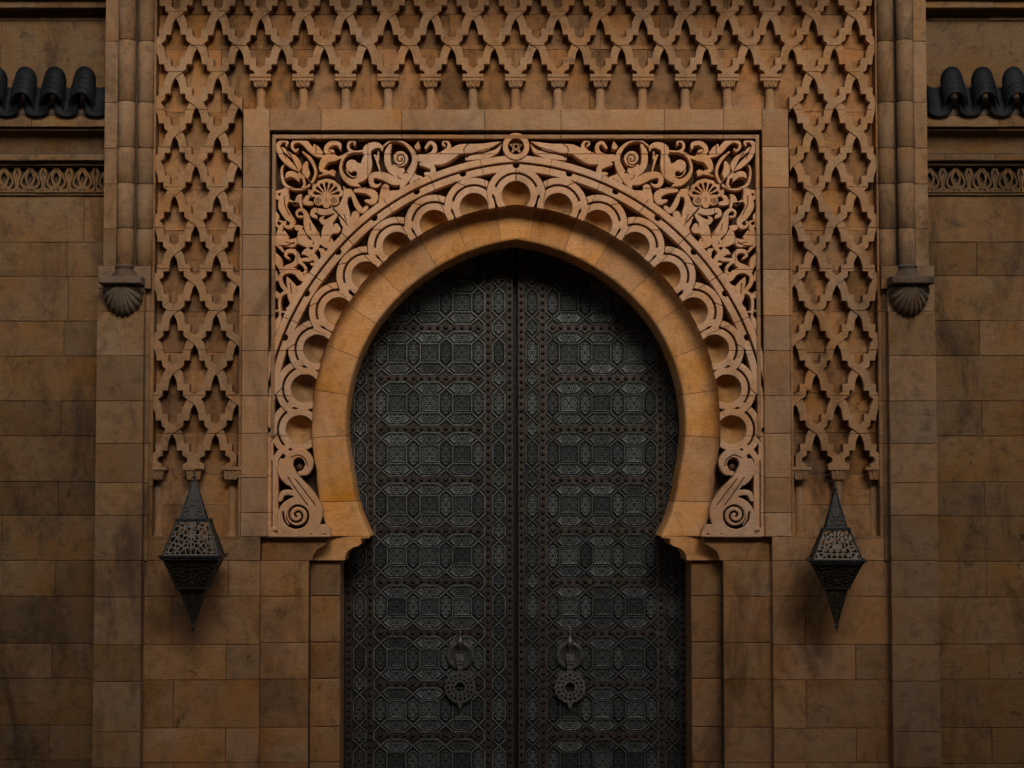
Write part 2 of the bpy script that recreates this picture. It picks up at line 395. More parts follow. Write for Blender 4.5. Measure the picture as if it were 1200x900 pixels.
# ------------------------------------------------------------------ ground
g = mesh('paving', [(-200, -200, 0), (200, -200, 0), (200, 200, 0), (-200, 200, 0)], [(0, 1, 2, 3)], stone('paving_stone', (0.16, 0.12, 0.085), (0.15, 0.11, 0.07), (0.06, 0.05, 0.04), local=False))
tag(put('pavement', g), kind='structure', label='dark stone paving in front of the gate')

# wall added behind the camera, out of view, to shade the lower facade
ow = tag(empty('shade_wall', (0, -26, 0)), 'tall plain stone wall added out of view to shade the lower gate', 'wall')
# ================================================================== GATE WALL
gate = tag(empty('gate_wall', (0, 0, 0)), 'orange sandstone gateway wall with raised frame and interlaced lattice tracery round the doors', 'gateway')
Z0 = 0.0
wl = [-40, 0, 40]  # unused rows kept off-frame
def rows(joints, d=0.0): return [ZM(y, d) for y in joints]
xL, xR = XM(170), XM(1039)
def mx(px): return 2 * 604.7 - px         # mirror in pixels
def xs(a, b, side, d=0.0):
    """pixel span on the left half -> world span, mirrored for the right half"""
    if side < 0: return XM(a, d), XM(b, d)
    x0, x1 = XM(a), XM(b); return 2 * MID - x1, 2 * MID - x0
# solid core behind everything (dark mortar shows in the joints)
mb = MB()
for s_ in (-1, 1):
    a, b = xs(168, 283, s_); mb.box(a, b, 0.02, 0.9, 0.0, ZM(640))
    a, b = xs(283, 305, s_); mb.box(a, b, 0.02, 0.9, 0.0, ZM(152))
    a, b = xs(307, 362, s_); mb.box(a, b, 0.13, 0.9, 0.0, ZM(632))
mb.box(xL, xR, 0.21, 0.9, ZM(155), ZM(-110)); mb.box(XM(283), 2 * MID - XM(283), 0.02, 0.9, ZM(150), ZM(134))
mb.build('mortar_core', M['mortar'], gate)
# ashlar under the lattice niches
J = [629, 657, 699, 755.5, 797, 853.5, 894, 955]
splits = {1: 269, 2: 204, 3: 267, 4: 206, 5: 267, 6: 207}
for s_ in (-1, 1):
    for k in range(len(J) - 1):
        z1, z0 = ZM(J[k]), max(0.0, ZM(J[k + 1]))
        c = [171, splits[k], 306] if k in splits else [171, 306]
        if s_ > 0 and k in splits: c = [171, {1: 306, 2: 268, 3: 210, 4: 268, 5: 210, 6: 268}[k], 306] if k != 1 else [171, 306]
        for a, b in zip(c[:-1], c[1:]):
            x0, x1 = xs(a, b, s_); block('stone', gate, x0, x1, z0, z1, 0.0, 0.5, M['wall'])
# frame: uprights and lintel
FJ = [128, 172, 220, 275, 316, 370, 411, 464, 508, 560, 601, 629]
for s_ in (-1, 1):
    for k in range(1, len(FJ) - 1 + 0):
        x0, x1 = xs(283, 306 if FJ[k] >= 629 else 314, s_)
        block('frame_stone', gate, x0, x1, ZM(FJ[k + 1]), ZM(FJ[k]), 0.0, 0.4, M['frame'])
    x0, x1 = xs(283, 314, s_); block('frame_stone', gate, x0, x1, ZM(172), ZM(128), 0.0, 0.4, M['frame'])
LJ = [314, 375, 470, 568, 658, 780, 850, mx(314)]
for a, b in zip(LJ[:-1], LJ[1:]):
    block('frame_stone', gate, XM(a), XM(b), ZM(152.5), ZM(128), 0.0, 0.4, M['frame'])
# narrow fillets between lattice and frame, lattice and buttress
for s_ in (-1, 1):
    for k in range(2, len(FJ) - 1):
        x0, x1 = xs(279.5, 283, s_); block('fillet', gate, x0, x1, ZM(FJ[k + 1]), ZM(FJ[k]), 0.012, 0.3, M['wall'], c=0.003)
    for a, b in zip([-110, -50, 10, 60, 118, 173, 215, 267, 311, 365, 420, 470, 520, 570], [-50, 10, 60, 118, 173, 215, 267, 311, 365, 420, 470, 520, 570, 629]):
        x0, x1 = xs(175, 180, s_); block('fillet', gate, x0, x1, ZM(b), ZM(a), -0.01, 0.3, M['wall'], c=0.003)

for a, b in zip(range(170, 1040, 109), list(range(279, 1040, 109)) + [1039]):  # deep overhang added above the view to shade the top of the lattice
    block('upper_cornice', gate, XM(a), XM(b), ZM(-150), ZM(-112), -1.9, 0.9, M['wall'], c=0.02)
    block('upper_cornice', gate, XM(a), XM(b), ZM(-112) - 0.002, ZM(-96), -1.1, 0.9, M['wall'], c=0.02)
ob = MB(); ob.box(-3, 3, -0.5, 0.5, 0, 3.48, 0.02); obm = mesh('stone', [(x, y, z) for x, y, z in ob.v], ob.f, M['side'])  # block for the added shading wall
for i in range(12):
    for j in range(6): put('stone', obm, ow, (-33 + 6 * i + (1.5 if j % 2 else 0), -26.5, 3.5 * j))
# ---- lattice ground: big slabs 14 cm back
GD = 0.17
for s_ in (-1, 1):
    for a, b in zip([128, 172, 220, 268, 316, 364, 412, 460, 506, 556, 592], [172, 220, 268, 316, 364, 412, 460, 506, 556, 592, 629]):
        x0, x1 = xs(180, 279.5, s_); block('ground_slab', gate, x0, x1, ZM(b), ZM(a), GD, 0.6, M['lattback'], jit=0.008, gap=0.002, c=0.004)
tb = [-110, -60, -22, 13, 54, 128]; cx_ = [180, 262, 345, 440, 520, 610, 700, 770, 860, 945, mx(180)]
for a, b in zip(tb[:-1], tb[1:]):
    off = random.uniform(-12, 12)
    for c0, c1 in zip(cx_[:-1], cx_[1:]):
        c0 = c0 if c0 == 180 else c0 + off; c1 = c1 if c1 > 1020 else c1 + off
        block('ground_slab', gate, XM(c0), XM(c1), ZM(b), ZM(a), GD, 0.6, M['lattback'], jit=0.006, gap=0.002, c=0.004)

# ---- interlaced tracery.  Pattern units: photo pixels; A columns at 204.5+50k, crossings there on even rows
SXL = (P(604.7 + 100, 200)[0] - P(604.7, 200)[0]) / 100.0
def LX(u): return MID + (u - 604.7) * SXL
ZB0, ZB1 = ZM(47.5), ZM(535.0)
def LZ(v): return ZB0 + (ZB1 - ZB0) * (v - 47.5) / (535.0 - 47.5)
RP = (535 - 47.5) / 14.0
def seg_outline(t0, t1):
    """outline of the band of one step down-right, from a crossing (0,0) to (25,RP)"""
    k = RP / 35.3
    def arc(p, c, q, n=5):
        return [((1-t)**2*p[0] + 2*t*(1-t)*c[0] + t*t*q[0], (1-t)**2*p[1] + 2*t*(1-t)*c[1] + t*t*q[1]) for t in [i / n for i in range(n + 1)]]
    outer = [(0, -5.2)] + arc((2.0, -2.4), (12.1, 3.4), (13.8, 20.0)) + [(19.6, 20.6), (19.6, 29.0)]
    inner = arc((0, 8.8), (5.2, 14.6), (5.8, 28.0)) + [(12.0, 28.0), (12.0, 34.8)]
    return [(x, y * k) for x, y in outer], [(x, y * k) for x, y in inner]
def clip_poly(pts, ax, lim, keep_less):
    out = []
    for i in range(len(pts)):
        a, b = pts[i - 1], pts[i]
        ia = (a[ax] <= lim) == keep_less; ib = (b[ax] <= lim) == keep_less
        if ia != ib:
            t = (lim - a[ax]) / (b[ax] - a[ax]); q = (a[0] + t*(b[0]-a[0]), a[1] + t*(b[1]-a[1])); out.append(q)
        if ib: out.append(b)
    return out
so_, si_ = seg_outline(0, 1)
# piece A: the crossing and the arch shoulder below it (over/under); piece B: the two steps, running into the next crossing
def band_piece(x, y, sg):
    """whole band unit: from the crossing at (x,y) down to just before the next one"""
    k = RP / 35.3
    pts = []
    pts += [(-5.8, -6.5*k), (2.0, -0.6)] + so_[2:] + [(25 - 5.8, (35.3 - 6.5) * k)]
    low = [(25 + -12.6, (35.3 - 0.9) * k)] + list(reversed(si_[:-1])) + [(-12.6, -0.9 * k)]
    pts += low
    return [(x + sg * px, y + py) for px, py in pts]
JOINTS = [12.5, 53, 84, 129, 173, 220, 268, 316, 365, 411, 464, 508]
def emit(mb, pts, y, over, mir=False):
    """one band piece, cut where the courses of stone meet"""
    ys = [q[1] for q in pts]; js = [j for j in JOINTS if min(ys) + 1.5 < j < max(ys) - 1.5]
    parts = [pts]
    for j in js:
        nxt = []
        for p in parts:
            nxt += [clip_poly(p, 1, j - 0.32, True), clip_poly(p, 1, j + 0.32, False)]
        parts = [p for p in nxt if len(p) >= 3]
    d0, d1 = (0.006, 0.024) if over else (0.024, 0.006)
    for p in parts:
        b0 = (int(p[0][1] // 47) * 37 % 11) * 0.0006
        w = [(LX(px) + random.uniform(-.0028, .0028), LZ(py) + random.uniform(-.0028, .0028), py) for px, py in p]
        if mir: w = [(2 * MID - a, b, e) for a, b, e in w]
        if sum(w[i-1][0]*w[i][1] - w[i][0]*w[i-1][1] for i in range(len(w))) < 0: w = w[::-1]
        mb.poly(w, [b0 + d0 + (d1 - d0) * min(1, max(0, (q[2] - y - 6) / (RP - 12))) for q in w], GD + 0.006)
# column index c: A columns even (204.5), B columns odd (229.5); B crossings at rows 47.5+2k*RP -> r even, c odd
def lat(name, cmin, cmax, rmin, rmax, clips, extra=None):
    mb = MB()
    for r in range(rmin, rmax + 1):
        y = 47.5 + RP * r
        for c in range(cmin, cmax + 1):
            if (c % 2 == 1) != (r % 2 == 0): continue
            x = 204.5 + 25.0 * c
            for sg in (-1, 1):
                pts = band_piece(x, y, sg)
                for ax, lim, less in clips:
                    if len(pts) >= 3: pts = clip_poly(pts, ax, lim, less)
                if len(pts) < 3: continue
                emit(mb, pts, y, (r % 2 == 0) == (sg > 0))
    if extra: extra(mb)
    return mb.build(name, M['lattice'], gate)
def terminal(mb, x, y, halves=(-1, 1)):
    """legs closing onto a capital below the crossing at (x,y)"""
    k = RP / 35.3
    q = [(0, -1.5), (5.8, -6.5), (12.6, -6.9), (12.6, -0.9), (9.4, 0.0), (7.0, 2.4), (7.2, 5.8), (10.0, 8.0), (12.2, 8.8), (12.5, 12.4), (0, 12.4)]
    for sg in halves:
        w = [(LX(x + sg * a), LZ(y + b * k)) for a, b in q]
        if sum(w[i-1][0]*w[i][1] - w[i][0]*w[i-1][1] for i in range(len(w))) < 0: w = w[::-1]
        mb.poly(w, 0.010, GD + 0.006)
# top: from above the frame down to the crossings over the 13 colonnettes
YT = 47.5 + RP          # crossings over the colonnettes
def top_extra(mb):
    for k in range(13): terminal(mb, 304.5 + 50 * k, YT)
lat('top_tracery', 3, 30, -5, 0, [(0, 292.5, False), (0, mx(292.5), True), (1, YT - 1, True)], top_extra)
def side_extra(mb):
    terminal(mb, 229.5, 535.0); terminal(mb, 179.5 + 0.7, 535.0, (1,)); terminal(mb, 279.5 - 0.2, 535.0, (-1,))
CL_side = [(0, 180.2, False), (1, 534, True)]
def side_lat(name, mir):
    mb = MB()
    for r in range(-5, 14):
        y = 47.5 + RP * r
        for c in range(-2, 6):
            if (c % 2 == 1) != (r % 2 == 0) or (r >= 1 and c > 3): continue
            x = 204.5 + 25.0 * c
            for sg in (-1, 1):
                pts = band_piece(x, y, sg)
                lim = 292.5 if y < 60 else 283.0
                for ax, l, less in CL_side + [(0, lim, True)]:
                    if len(pts) >= 3: pts = clip_poly(pts, ax, l, less)
                if len(pts) < 3: continue
                emit(mb, pts, y, (r % 2 == 0) == (sg > 0), mir)
    n = len(mb.v)
    side_extra(mb)
    if mir:
        for i in range(n, len(mb.v)):
            x, y, z = mb.v[i]; mb.v[i] = (2 * MID - x, y, z)
    return mb.build(name, M['lattice'], gate)
side_lat('side_tracery', False); side_lat('side_tracery', True)

# ---- colonnettes under the top tracery
def colonnette(x, ztop, zbot, half=(-1, 1), sc=1.0, dy=0.0):
    cb = MB()
    r = 0.055 * sc; zc = ztop - 0.155 * sc
    a0, a1 = math.pi, 2 * math.pi
    cb.lathe([(r * 1.35, 0), (r * 1.35, 0.02), (r * 1.05, 0.04), (r, 0.055), (r * 0.97, zc - zbot)], x, 0.10 + dy, zbot, 10, 'z', a0, a1)
    col = cb.build('colonnette', M['lattice'], gate, True)
    kb = MB()
    kb.box(x - 0.125 * sc, x + 0.125 * sc, 0.0, GD, ztop - 0.04 * sc, ztop, 0.004)
    w0, w1 = 0.065 * sc, 0.095 * sc; z1, z0 = ztop - 0.04 * sc, zc
    kb.add([(x-w0,0.035,z0),(x+w0,0.035,z0),(x+w1,0.02,z1),(x-w1,0.02,z1),(x-w0,GD,z0),(x+w0,GD,z0),(x+w1,GD,z1),(x-w1,GD,z1)],
           [(0,1,2,3),(1,5,6,2),(4,0,3,7),(4,5,1,0)])
    for u in (-1, 0, 1):   # folded ribbon carved on the bell
        pts = [(x + u*0.055*sc + 0.018*sc*math.cos(a), 0.02, (z0+z1)/2 - 0.018*sc + 0.03*sc*math.sin(a)) for a in [math.pi + math.pi*i/6 for i in range(7)]]
        pts = [(pts[0][0], 0.016, z1 - 0.004)] + pts + [(pts[-1][0], 0.016, z1 - 0.004)]
        kb.tube(pts, 0.008 * sc, 5)
    kb.build('capital', M['lattice'], col)
for k in range(13): colonnette(LX(304.5 + 50 * k), LZ(YT + 4.6), ZM(128) + 0.0)
for s_ in (-1, 1):
    for u in (186, 229.5, 273):
        x = LX(u) if s_ < 0 else 2 * MID - LX(u)
        colonnette(x, LZ(547), ZM(629), sc=0.98, dy=0.0 if u == 229.5 else 0.09)
# sill of the niches
for s_ in (-1, 1):
    x0, x1 = xs(176, 283, s_); block('fillet', gate, x0, x1, ZM(632), ZM(628.5), -0.004, 0.3, M['wall'], c=0.003)

# ================================================================== ARCH
arch = tag(empty('horseshoe_arch', (0, 0.3, 0)), 'pointed horseshoe arch of light stone with scalloped bands, scrollwork corners and side volutes', 'arch')
mb = MB(); mb.box(XM(308), 2 * MID - XM(308), 0.30, 0.34, ZM(632), ZM(150))
# (cut away over the opening: build the deep ground as slabs round the arch instead)
CLX, CLY = 622.6, 497.0
def low_dx(y): return -0.19 * max(0.0, y - 552) 
def ring_px(R_, u):
    R_ = R_ + (257.8 - R_) / 40.2 * float(np.interp(u, [0, 9, 19, 33, 46, 58, 90, 120], [-1.2, -2.2, -3.2, -4.0, -3.0, -1.5, -0.5, 0]))
    """u<=93.5: angle from vertical on the left half; above: rows down to the springing"""
    if u <= 93.5:
        am = math.degrees(math.asin((CLX - 604.7) / R_)); a = R(u if u >= 9.3 else am + (u / 9.3) * (9.3 - am))
        return CLX - R_ * math.sin(a), CLY - R_ * math.cos(a)
    t = (u - 93.5) / 20.0; y0 = CLY - R_ * math.cos(R(93.5)); y = y0 + (628.5 - y0) * t
    return CLX - math.sqrt(R_ * R_ - (y - CLY) ** 2) + low_dx(y), y
RD0, RD1, DOORD = 0.06, 0.30, 1.02
prof = []
for i in range(9):
    a = R(90 * i / 8); prof.append((257.8 - 35.8 * (1 - math.cos(a)) ** 1.9, RD0 + (RD1 - RD0) * math.sin(a)))
prof += [(219.2, RD1 + 0.004), (217.6, RD1 + 0.03)]
def ring_pt(i, u, back=0.0):
    R_, d = prof[i]
    x, y = ring_px(R_, u); p = P(x, y, d); return (p[0], p[1] + back, p[2])
def soffit_pt(u, d, back=0.0):
    R_, d0 = prof[-1]; x, y = ring_px(R_, u); p = P(x, y, d0); return (p[0], d, p[2])
def voussoir(u0, u1, side, mat, name='voussoir', inset=0.0, parent=None, eps=None):
    e = 0.07 if eps is None else eps
    n = max(2, int((u1 - u0) / 2.2)); us = [u0 + e + (u1 - u0 - 2 * e) * k / n for k in range(n + 1)]
    np_ = len(prof) + 2; vs = []; fs = []; wob = random.uniform(-0.004, 0.004)
    cols = [(us[0], 0.03), (us[0], 0.0)] + [(u, 0.0) for u in us] + [(us[-1], 0.0), (us[-1], 0.03)]
    for u, bk in cols:
        col = [ring_pt(i, u, bk + inset + (wob if not inset else 0)) for i in range(len(prof))]
        cxm = P(604.7, 430, 0.3)
        s_pts = []
        for d in (0.75, DOORD):
            s_pts.append(soffit_pt(u, d))
        if bk or inset:   # push the soffit outward for joints
            k_ = 1.0 + (0.03 if bk else 0.012) / 2.2
            s_pts = [(MID + (p[0] - MID) * k_, p[1], cxm[2] + (p[2] - cxm[2]) * k_) for p in s_pts]
            col[-1] = (MID + (col[-1][0] - MID) * k_, col[-1][1], cxm[2] + (col[-1][2] - cxm[2]) * k_)
        vs += col + s_pts
    if side > 0: vs = [(2 * MID - a, b, c) for a, b, c in vs]
    for c in range(len(cols) - 1):
        if c in (1, len(cols) - 3): continue
        for i in range(np_ - 1):
            q = (c * np_ + i, (c + 1) * np_ + i, (c + 1) * np_ + i + 1, c * np_ + i + 1)
            fs.append(q if side > 0 else q[::-1])
    return centred(name, vs, fs, mat, parent or arch, True)
VA = [9.3, 20.5, 31, 45, 57, 69, 81, 93.5, 106.5, 113.5]
for s_ in (-1, 1):
    for a, b in zip(VA[:-1], VA[1:]): voussoir(a, b, s_, M['ring'])
    voussoir(0.0, 113.5, s_, M['mortar'], 'arch_core', inset=0.012, eps=0.0)
# keystone, both halves in one stone
kv = []; kf = []; us = [9.3 - 0.07, 7.5, 5.5, 3.8, 2.0, 0.0]; np_ = len(prof) + 2
colsK = [(us[0], -1, 0.03), (us[0], -1, 0)] + [(u, -1, 0) for u in us] + [(u, 1, 0) for u in us[-2::-1]] + [(us[0], 1, 0), (us[0], 1, 0.03)]
for u, sd, bk in colsK:
    c = [ring_pt(i, u, bk) for i in range(len(prof))] + [soffit_pt(u, d) for d in (0.75, DOORD)]
    if sd > 0: c = [(2 * MID - a, b, e) for a, b, e in c]
    kv += c
for c in range(len(colsK) - 1):
    if c in (1, len(colsK) - 3): continue
    for i in range(np_ - 1):
        kf.append((c * np_ + i, (c + 1) * np_ + i, (c + 1) * np_ + i + 1, c * np_ + i + 1))
centred('keystone', kv, kf, M['ring'], arch, True)

# ---- jambs and corbels
INJ, OUJ = 0.36, 0.11
for s_ in (-1, 1):
    # corbel of the inner jamb, running the depth of the passage
    def pts_of(lst, d):
        out = []
        for px, py in lst:
            x, _, z = P(px, py, d); out.append((x if s_ < 0 else 2 * MID - x, z))
        if sum(out[i-1][0]*out[i][1] - out[i][0]*out[i-1][1] for i in range(len(out))) < 0: out = out[::-1]
        return out
    inner = [(360, 628.6), (433.5, 628.6), (433.0, 630.5), (423.4, 631), (423.4, 636.8), (419.5, 640), (413.5, 641.6), (409, 644.2), (405.8, 648.2), (404.2, 652.5), (404, 656.5), (360, 656.5)]
    c1 = MB(); c1.poly(pts_of(inner, RD1), RD1 - 0.003, DOORD); c1.build('corbel', M['ring'], arch)
    outer = [(306.8, 630.6), (384.5, 630.6), (383.6, 637), (377.5, 640.5), (371.5, 644), (368, 648.5), (366.5, 652.5), (366, 656.5), (306.8, 656.5)]
    c2 = MB(); c2.poly(pts_of(outer, OUJ), OUJ + 0.01, 0.40); c2.build('corbel', M['wall'], arch)
    JJ = [657, 699, 753.3, 796, 852.5, 894, 955]
    for k in range(len(JJ) - 1):
        z1, z0 = ZM(JJ[k], OUJ), max(0, ZM(JJ[k + 1], OUJ))
        a, b = XM(306.5, OUJ), XM(363, OUJ)
        if s_ > 0: a, b = 2 * MID - b, 2 * MID - a
        block('jamb_stone', arch, a, b, z0, z1, OUJ, 0.5, M['wall'])
        z1, z0 = ZM(JJ[k] - .5, INJ), max(0, ZM(JJ[k + 1] - .5, INJ))
        a, b = XM(358, INJ), XM(399.8, INJ)
        if s_ > 0: a, b = 2 * MID - b, 2 * MID - a
        bl = block('jamb_stone', arch, a, b, z0, z1, INJ, DOORD, M['wall'], c=0.035 if False else 0.012)
    mb2 = MB(); a, b = XM(330, INJ), XM(399, INJ)
    if s_ > 0: a, b = 2 * MID - b, 2 * MID - a
    mb2.box(a, b, INJ + 0.03, DOORD + 0.02, 0, ZM(640, INJ)); mb2.build('mortar_core', M['mortar'], arch)

# ---- fields for the carved band
c_list = [(604.7, 229), (555.5, 243), (508.8, 262.8), (465.3, 288.7), (428.7, 323.3), (396.7, 365.3), (372, 409), (357.5, 455.5), (351.5, 503.5)]
Fd = Field(303, 606, 150, 640, 0.5); X, Y = Fd.X, Fd.Y
def drift(x, y):
    a = np.degrees(np.arctan2(622.6 - x, np.maximum(493 - y, 1e-3))); return 9.0 * np.clip((a - 48) / 40, 0, 1) ** 1.4
Rs = np.where(Y < 493, np.hypot(X - 622.6, Y - 493), 622.6 - X) - drift(X, Y)
Fd.uni(np.abs(Rs - 308.2) - 3.8)
Fd.uni(np.abs(Rs - 297.4) - 4.0)
near = np.full(X.shape, 999.0); second = near.copy()
DS = []
for cx, cy in c_list + [(653.9, 243), (350.5, 551)]:
    DS.append(np.hypot(X - cx, Y - cy))
DSs = np.sort(np.array(DS), 0)
for k, (cx, cy) in enumerate(c_list):
    dd = DS[k]
    band2 = np.maximum(np.abs(dd - 31.0) - 3.6, -(Y * 0 + 1) * 99)
    # outer rib only on the outward side of the circle row
    Rc = np.hypot(cx - CLX, cy - CLY); Rp_ = np.hypot(X - CLX, Y - CLY)
    band2 = np.maximum(band2, (Rc + 3.0) - Rp_)
    Fd.uni(band2)
for k, (cx, cy) in enumerate(c_list): Fd.uni(np.abs(DS[k] - 20.8) - 3.8)
for k, (cx, cy) in enumerate(c_list):       # hole under the outer rib, slit grooves kept open
    Fd.sub(DS[k] - 16.8)
    a = math.atan2(CLX - cx, CLY - cy) 
    hx, hy = 622.6 - 300.8 * math.sin(a + 0.012), 493 - 300.8 * math.cos(a + 0.012)
    f = float(drift(np.array(hx), np.array(hy))); hx -= f * math.sin(a); hy -= f * math.cos(a)
    if k == 0: hx = 604.7
    Fd.sub(np.hypot(X - hx, Y - hy) - 4.0)
    rx_, ry_, tx_, ty_ = -math.sin(a), -math.cos(a), -math.cos(a), math.sin(a)
    if k: Fd.cut([(cx + rx_ * p + tx_ * q, cy + ry_ * p + ty_ * q, .8) for p, q in ((34.8, 14), (31.5, 10), (27.4, 4.0))])
    if k:
        Fd.A = np.maximum(Fd.A, np.where((DS[k] > 26.5) & (DS[k] < 35) & (Rs < 292), 0.42 - np.abs(DS[k - 1] - 35.0), -9))
for aj in (11, 22.5, 33.5, 45, 56, 67):
    c_, s_ = math.cos(R(aj)), math.sin(R(aj)); Fd.cut([(622.6 - 262 * s_, 495 - 262 * c_, .55), (622.6 - 320 * s_, 495 - 320 * c_, .55)])
for jy in (411, 464, 511, 558, 601): Fd.cut([(305, jy, .55), (390, jy, .55)])
Fd.clip(257.0 - np.where(Y < 511, np.hypot(X - CLX, Y - CLY), 400.0))
Fd.clip(309.3 - X)
Fd.add([(322.8, 536, 6.4), (322.8, 640, 6.4)]); Fd.add([(322.8, 538, 6.4), (328, 530, 7), (336, 524, 7)])
Fd.cut([(318.6, 540, 1.3), (318.6, 618, 1.3)])
# lower panel: band runs down, base line at 628
lowm = np.where((Y > 520) & (Y < 629), 0, 1)
Fd.clip(Y - 628.5)
# anything right of the ring's outer edge below 511
yy = Y; rx = CLX - np.sqrt(np.maximum(257.8 ** 2 - (yy - CLY) ** 2, 1)) - 0.19 * np.maximum(0, yy - 552)
Fd.clip(np.where(Y > 505, X - rx + 0.5, -9))
Fd.uni(np.maximum(np.maximum(np.abs(X - 348) - 40, np.abs(Y - 626.6) - 2.2), X - rx - 0.6))
vf = Fd.carve(0.25, 0.004)
place_carving('scalloped_band', vf, M['carved'], arch, 0.055); place_carving('scalloped_band', vf, M['carved'], arch, 0.055, True)

# ---- concave niche in each scallop
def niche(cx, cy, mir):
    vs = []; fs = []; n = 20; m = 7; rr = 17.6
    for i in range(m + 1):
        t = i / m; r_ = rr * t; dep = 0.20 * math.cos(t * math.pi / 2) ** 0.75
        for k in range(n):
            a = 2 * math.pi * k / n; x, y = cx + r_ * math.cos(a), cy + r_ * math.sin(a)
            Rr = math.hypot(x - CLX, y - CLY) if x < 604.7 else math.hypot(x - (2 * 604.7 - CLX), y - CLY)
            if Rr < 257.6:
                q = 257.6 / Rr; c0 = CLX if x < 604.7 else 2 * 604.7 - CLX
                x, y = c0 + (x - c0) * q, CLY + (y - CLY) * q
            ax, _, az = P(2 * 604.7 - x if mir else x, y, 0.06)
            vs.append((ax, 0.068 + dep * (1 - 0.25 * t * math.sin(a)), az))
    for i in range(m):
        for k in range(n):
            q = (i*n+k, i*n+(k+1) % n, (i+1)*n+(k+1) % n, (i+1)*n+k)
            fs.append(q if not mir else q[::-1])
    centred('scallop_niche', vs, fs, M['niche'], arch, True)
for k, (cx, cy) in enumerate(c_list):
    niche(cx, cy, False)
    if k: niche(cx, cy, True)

# ---- deep ground behind the carving, round the opening
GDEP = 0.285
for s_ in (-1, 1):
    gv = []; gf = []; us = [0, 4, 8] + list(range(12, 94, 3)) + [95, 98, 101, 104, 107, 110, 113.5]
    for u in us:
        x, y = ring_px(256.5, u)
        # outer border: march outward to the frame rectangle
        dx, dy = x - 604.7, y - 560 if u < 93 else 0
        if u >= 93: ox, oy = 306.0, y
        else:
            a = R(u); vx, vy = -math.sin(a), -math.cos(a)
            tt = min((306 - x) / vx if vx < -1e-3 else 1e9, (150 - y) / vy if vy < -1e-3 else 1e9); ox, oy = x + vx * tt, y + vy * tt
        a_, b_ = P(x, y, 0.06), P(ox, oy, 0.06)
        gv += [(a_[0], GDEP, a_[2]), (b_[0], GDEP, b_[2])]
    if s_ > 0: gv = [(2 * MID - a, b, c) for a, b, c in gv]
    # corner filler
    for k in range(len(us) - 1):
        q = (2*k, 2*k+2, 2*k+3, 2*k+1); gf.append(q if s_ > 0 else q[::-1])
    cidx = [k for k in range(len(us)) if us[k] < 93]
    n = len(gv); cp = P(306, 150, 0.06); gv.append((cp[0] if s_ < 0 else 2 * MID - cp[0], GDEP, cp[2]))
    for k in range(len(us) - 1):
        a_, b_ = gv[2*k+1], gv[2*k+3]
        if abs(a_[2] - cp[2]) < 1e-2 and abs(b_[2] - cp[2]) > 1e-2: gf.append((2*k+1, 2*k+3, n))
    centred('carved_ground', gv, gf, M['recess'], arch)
# ---- inner fillet inside the frame (with reveal of the frame)
for s_ in (-1, 1):
    for a, b in zip([157, 220, 275, 316, 370, 411, 464], [220, 275, 316, 370, 411, 464, 512]):
        p0, p1 = xs(316.8, 321.5, s_); block('fillet', arch, p0, p1, ZM(b), ZM(a), 0.03, 0.3, M['frame'], c=0.003)
for a, b in zip([316.8, 375, 470, 568, 658, 780, 850], [375, 470, 568, 658, 780, 850, mx(316.8)]):
    block('fillet', arch, XM(a), XM(b), ZM(162), ZM(157), 0.03, 0.3, M['frame'], c=0.003)

# ---- spandrel scrollwork
Sp = Field(318, 606, 158, 412, 0.5)
FR = {'A': (310, 150, 12), 'B': (400, 150, 12), 'C': (310, 210, 10), 'D': (310, 280, 7.5), 'E': (500, 150, 10), 'F': (480, 140, 5), 'G': (300, 140, 6)}
def T_(fr, pts):
    ox, oy, s_ = FR[fr]; return [(ox + a / s_, oy + b / s_, c / s_) for a, b, c in pts]
def S(fr, *strokes):
    for st in strokes: Sp.add(T_(fr, st))
KK = []
def K(fr, *strokes):
    for st in strokes: KK.append(T_(fr, st))
S('A', [(300,250,34),(320,200,50),(240,185,60),(190,260,80),(250,400,95),(370,520,90),(480,610,20)],
  [(250,290,60),(350,370,70),(430,430,85),(480,520,90),(490,610,30)],
  [(540,340,40),(640,430,60),(700,540,55),(715,650,50),(660,770,50),(560,850,45),(400,855,55),(280,790,55),(240,660,45),(245,560,40),(280,510,20)],
  [(300,700,30),(340,650,90),(420,660,90),(480,740,40)], [(440,680,80),(530,660,110),(590,640,110)],
  [(590,490,60),(570,560,100),(590,640,100),(600,700,40)], [(545,700,50),(560,800,50),(520,850,40)],
  [(470,290,30),(440,320,50),(390,280,50),(400,210,60),(480,175,75),(570,210,100),(650,300,100),(740,370,90),(830,400,40)],
  [(700,230,30),(730,300,110),(800,350,60)],
  [(850,330,50),(880,260,80),(960,210,80),(1050,230,70),(1060,290,40)], [(880,330,90),(960,330,60)],
  [(980,420,110),(880,430,130),(820,500,110),(800,580,80),(850,610,55),(880,590,25)], [(980,430,80),(1080,410,55),(1200,350,40)],
  [(750,680,20),(850,650,60),(960,600,50)], [(1000,600,20),(950,670,90)])
K('A', [(300,290,10),(380,420,10),(460,580,10)], [(220,250,10),(300,430,10)], [(720,240,9),(720,360,9)], [(930,280,9),(900,330,9),(960,350,9)])
S('B', [(180,240,30),(190,200,40),(130,190,45),(95,240,48),(110,300,52),(180,335,48),(290,325,40)],
  [(0,420,45),(60,370,50),(130,340,48)], [(130,340,40),(30,430,50),(-12,560,55),(30,680,75),(130,765,95),(220,800,60),(280,830,14)],
  [(570,320,30),(565,270,60),(480,240,100),(370,290,130),(360,400,130),(350,520,170),(300,650,180),(190,730,120)],
  [(150,530,185),(160,540,185)], [(240,560,150),(280,620,150)], [(60,600,60),(100,690,90),(200,740,90)])
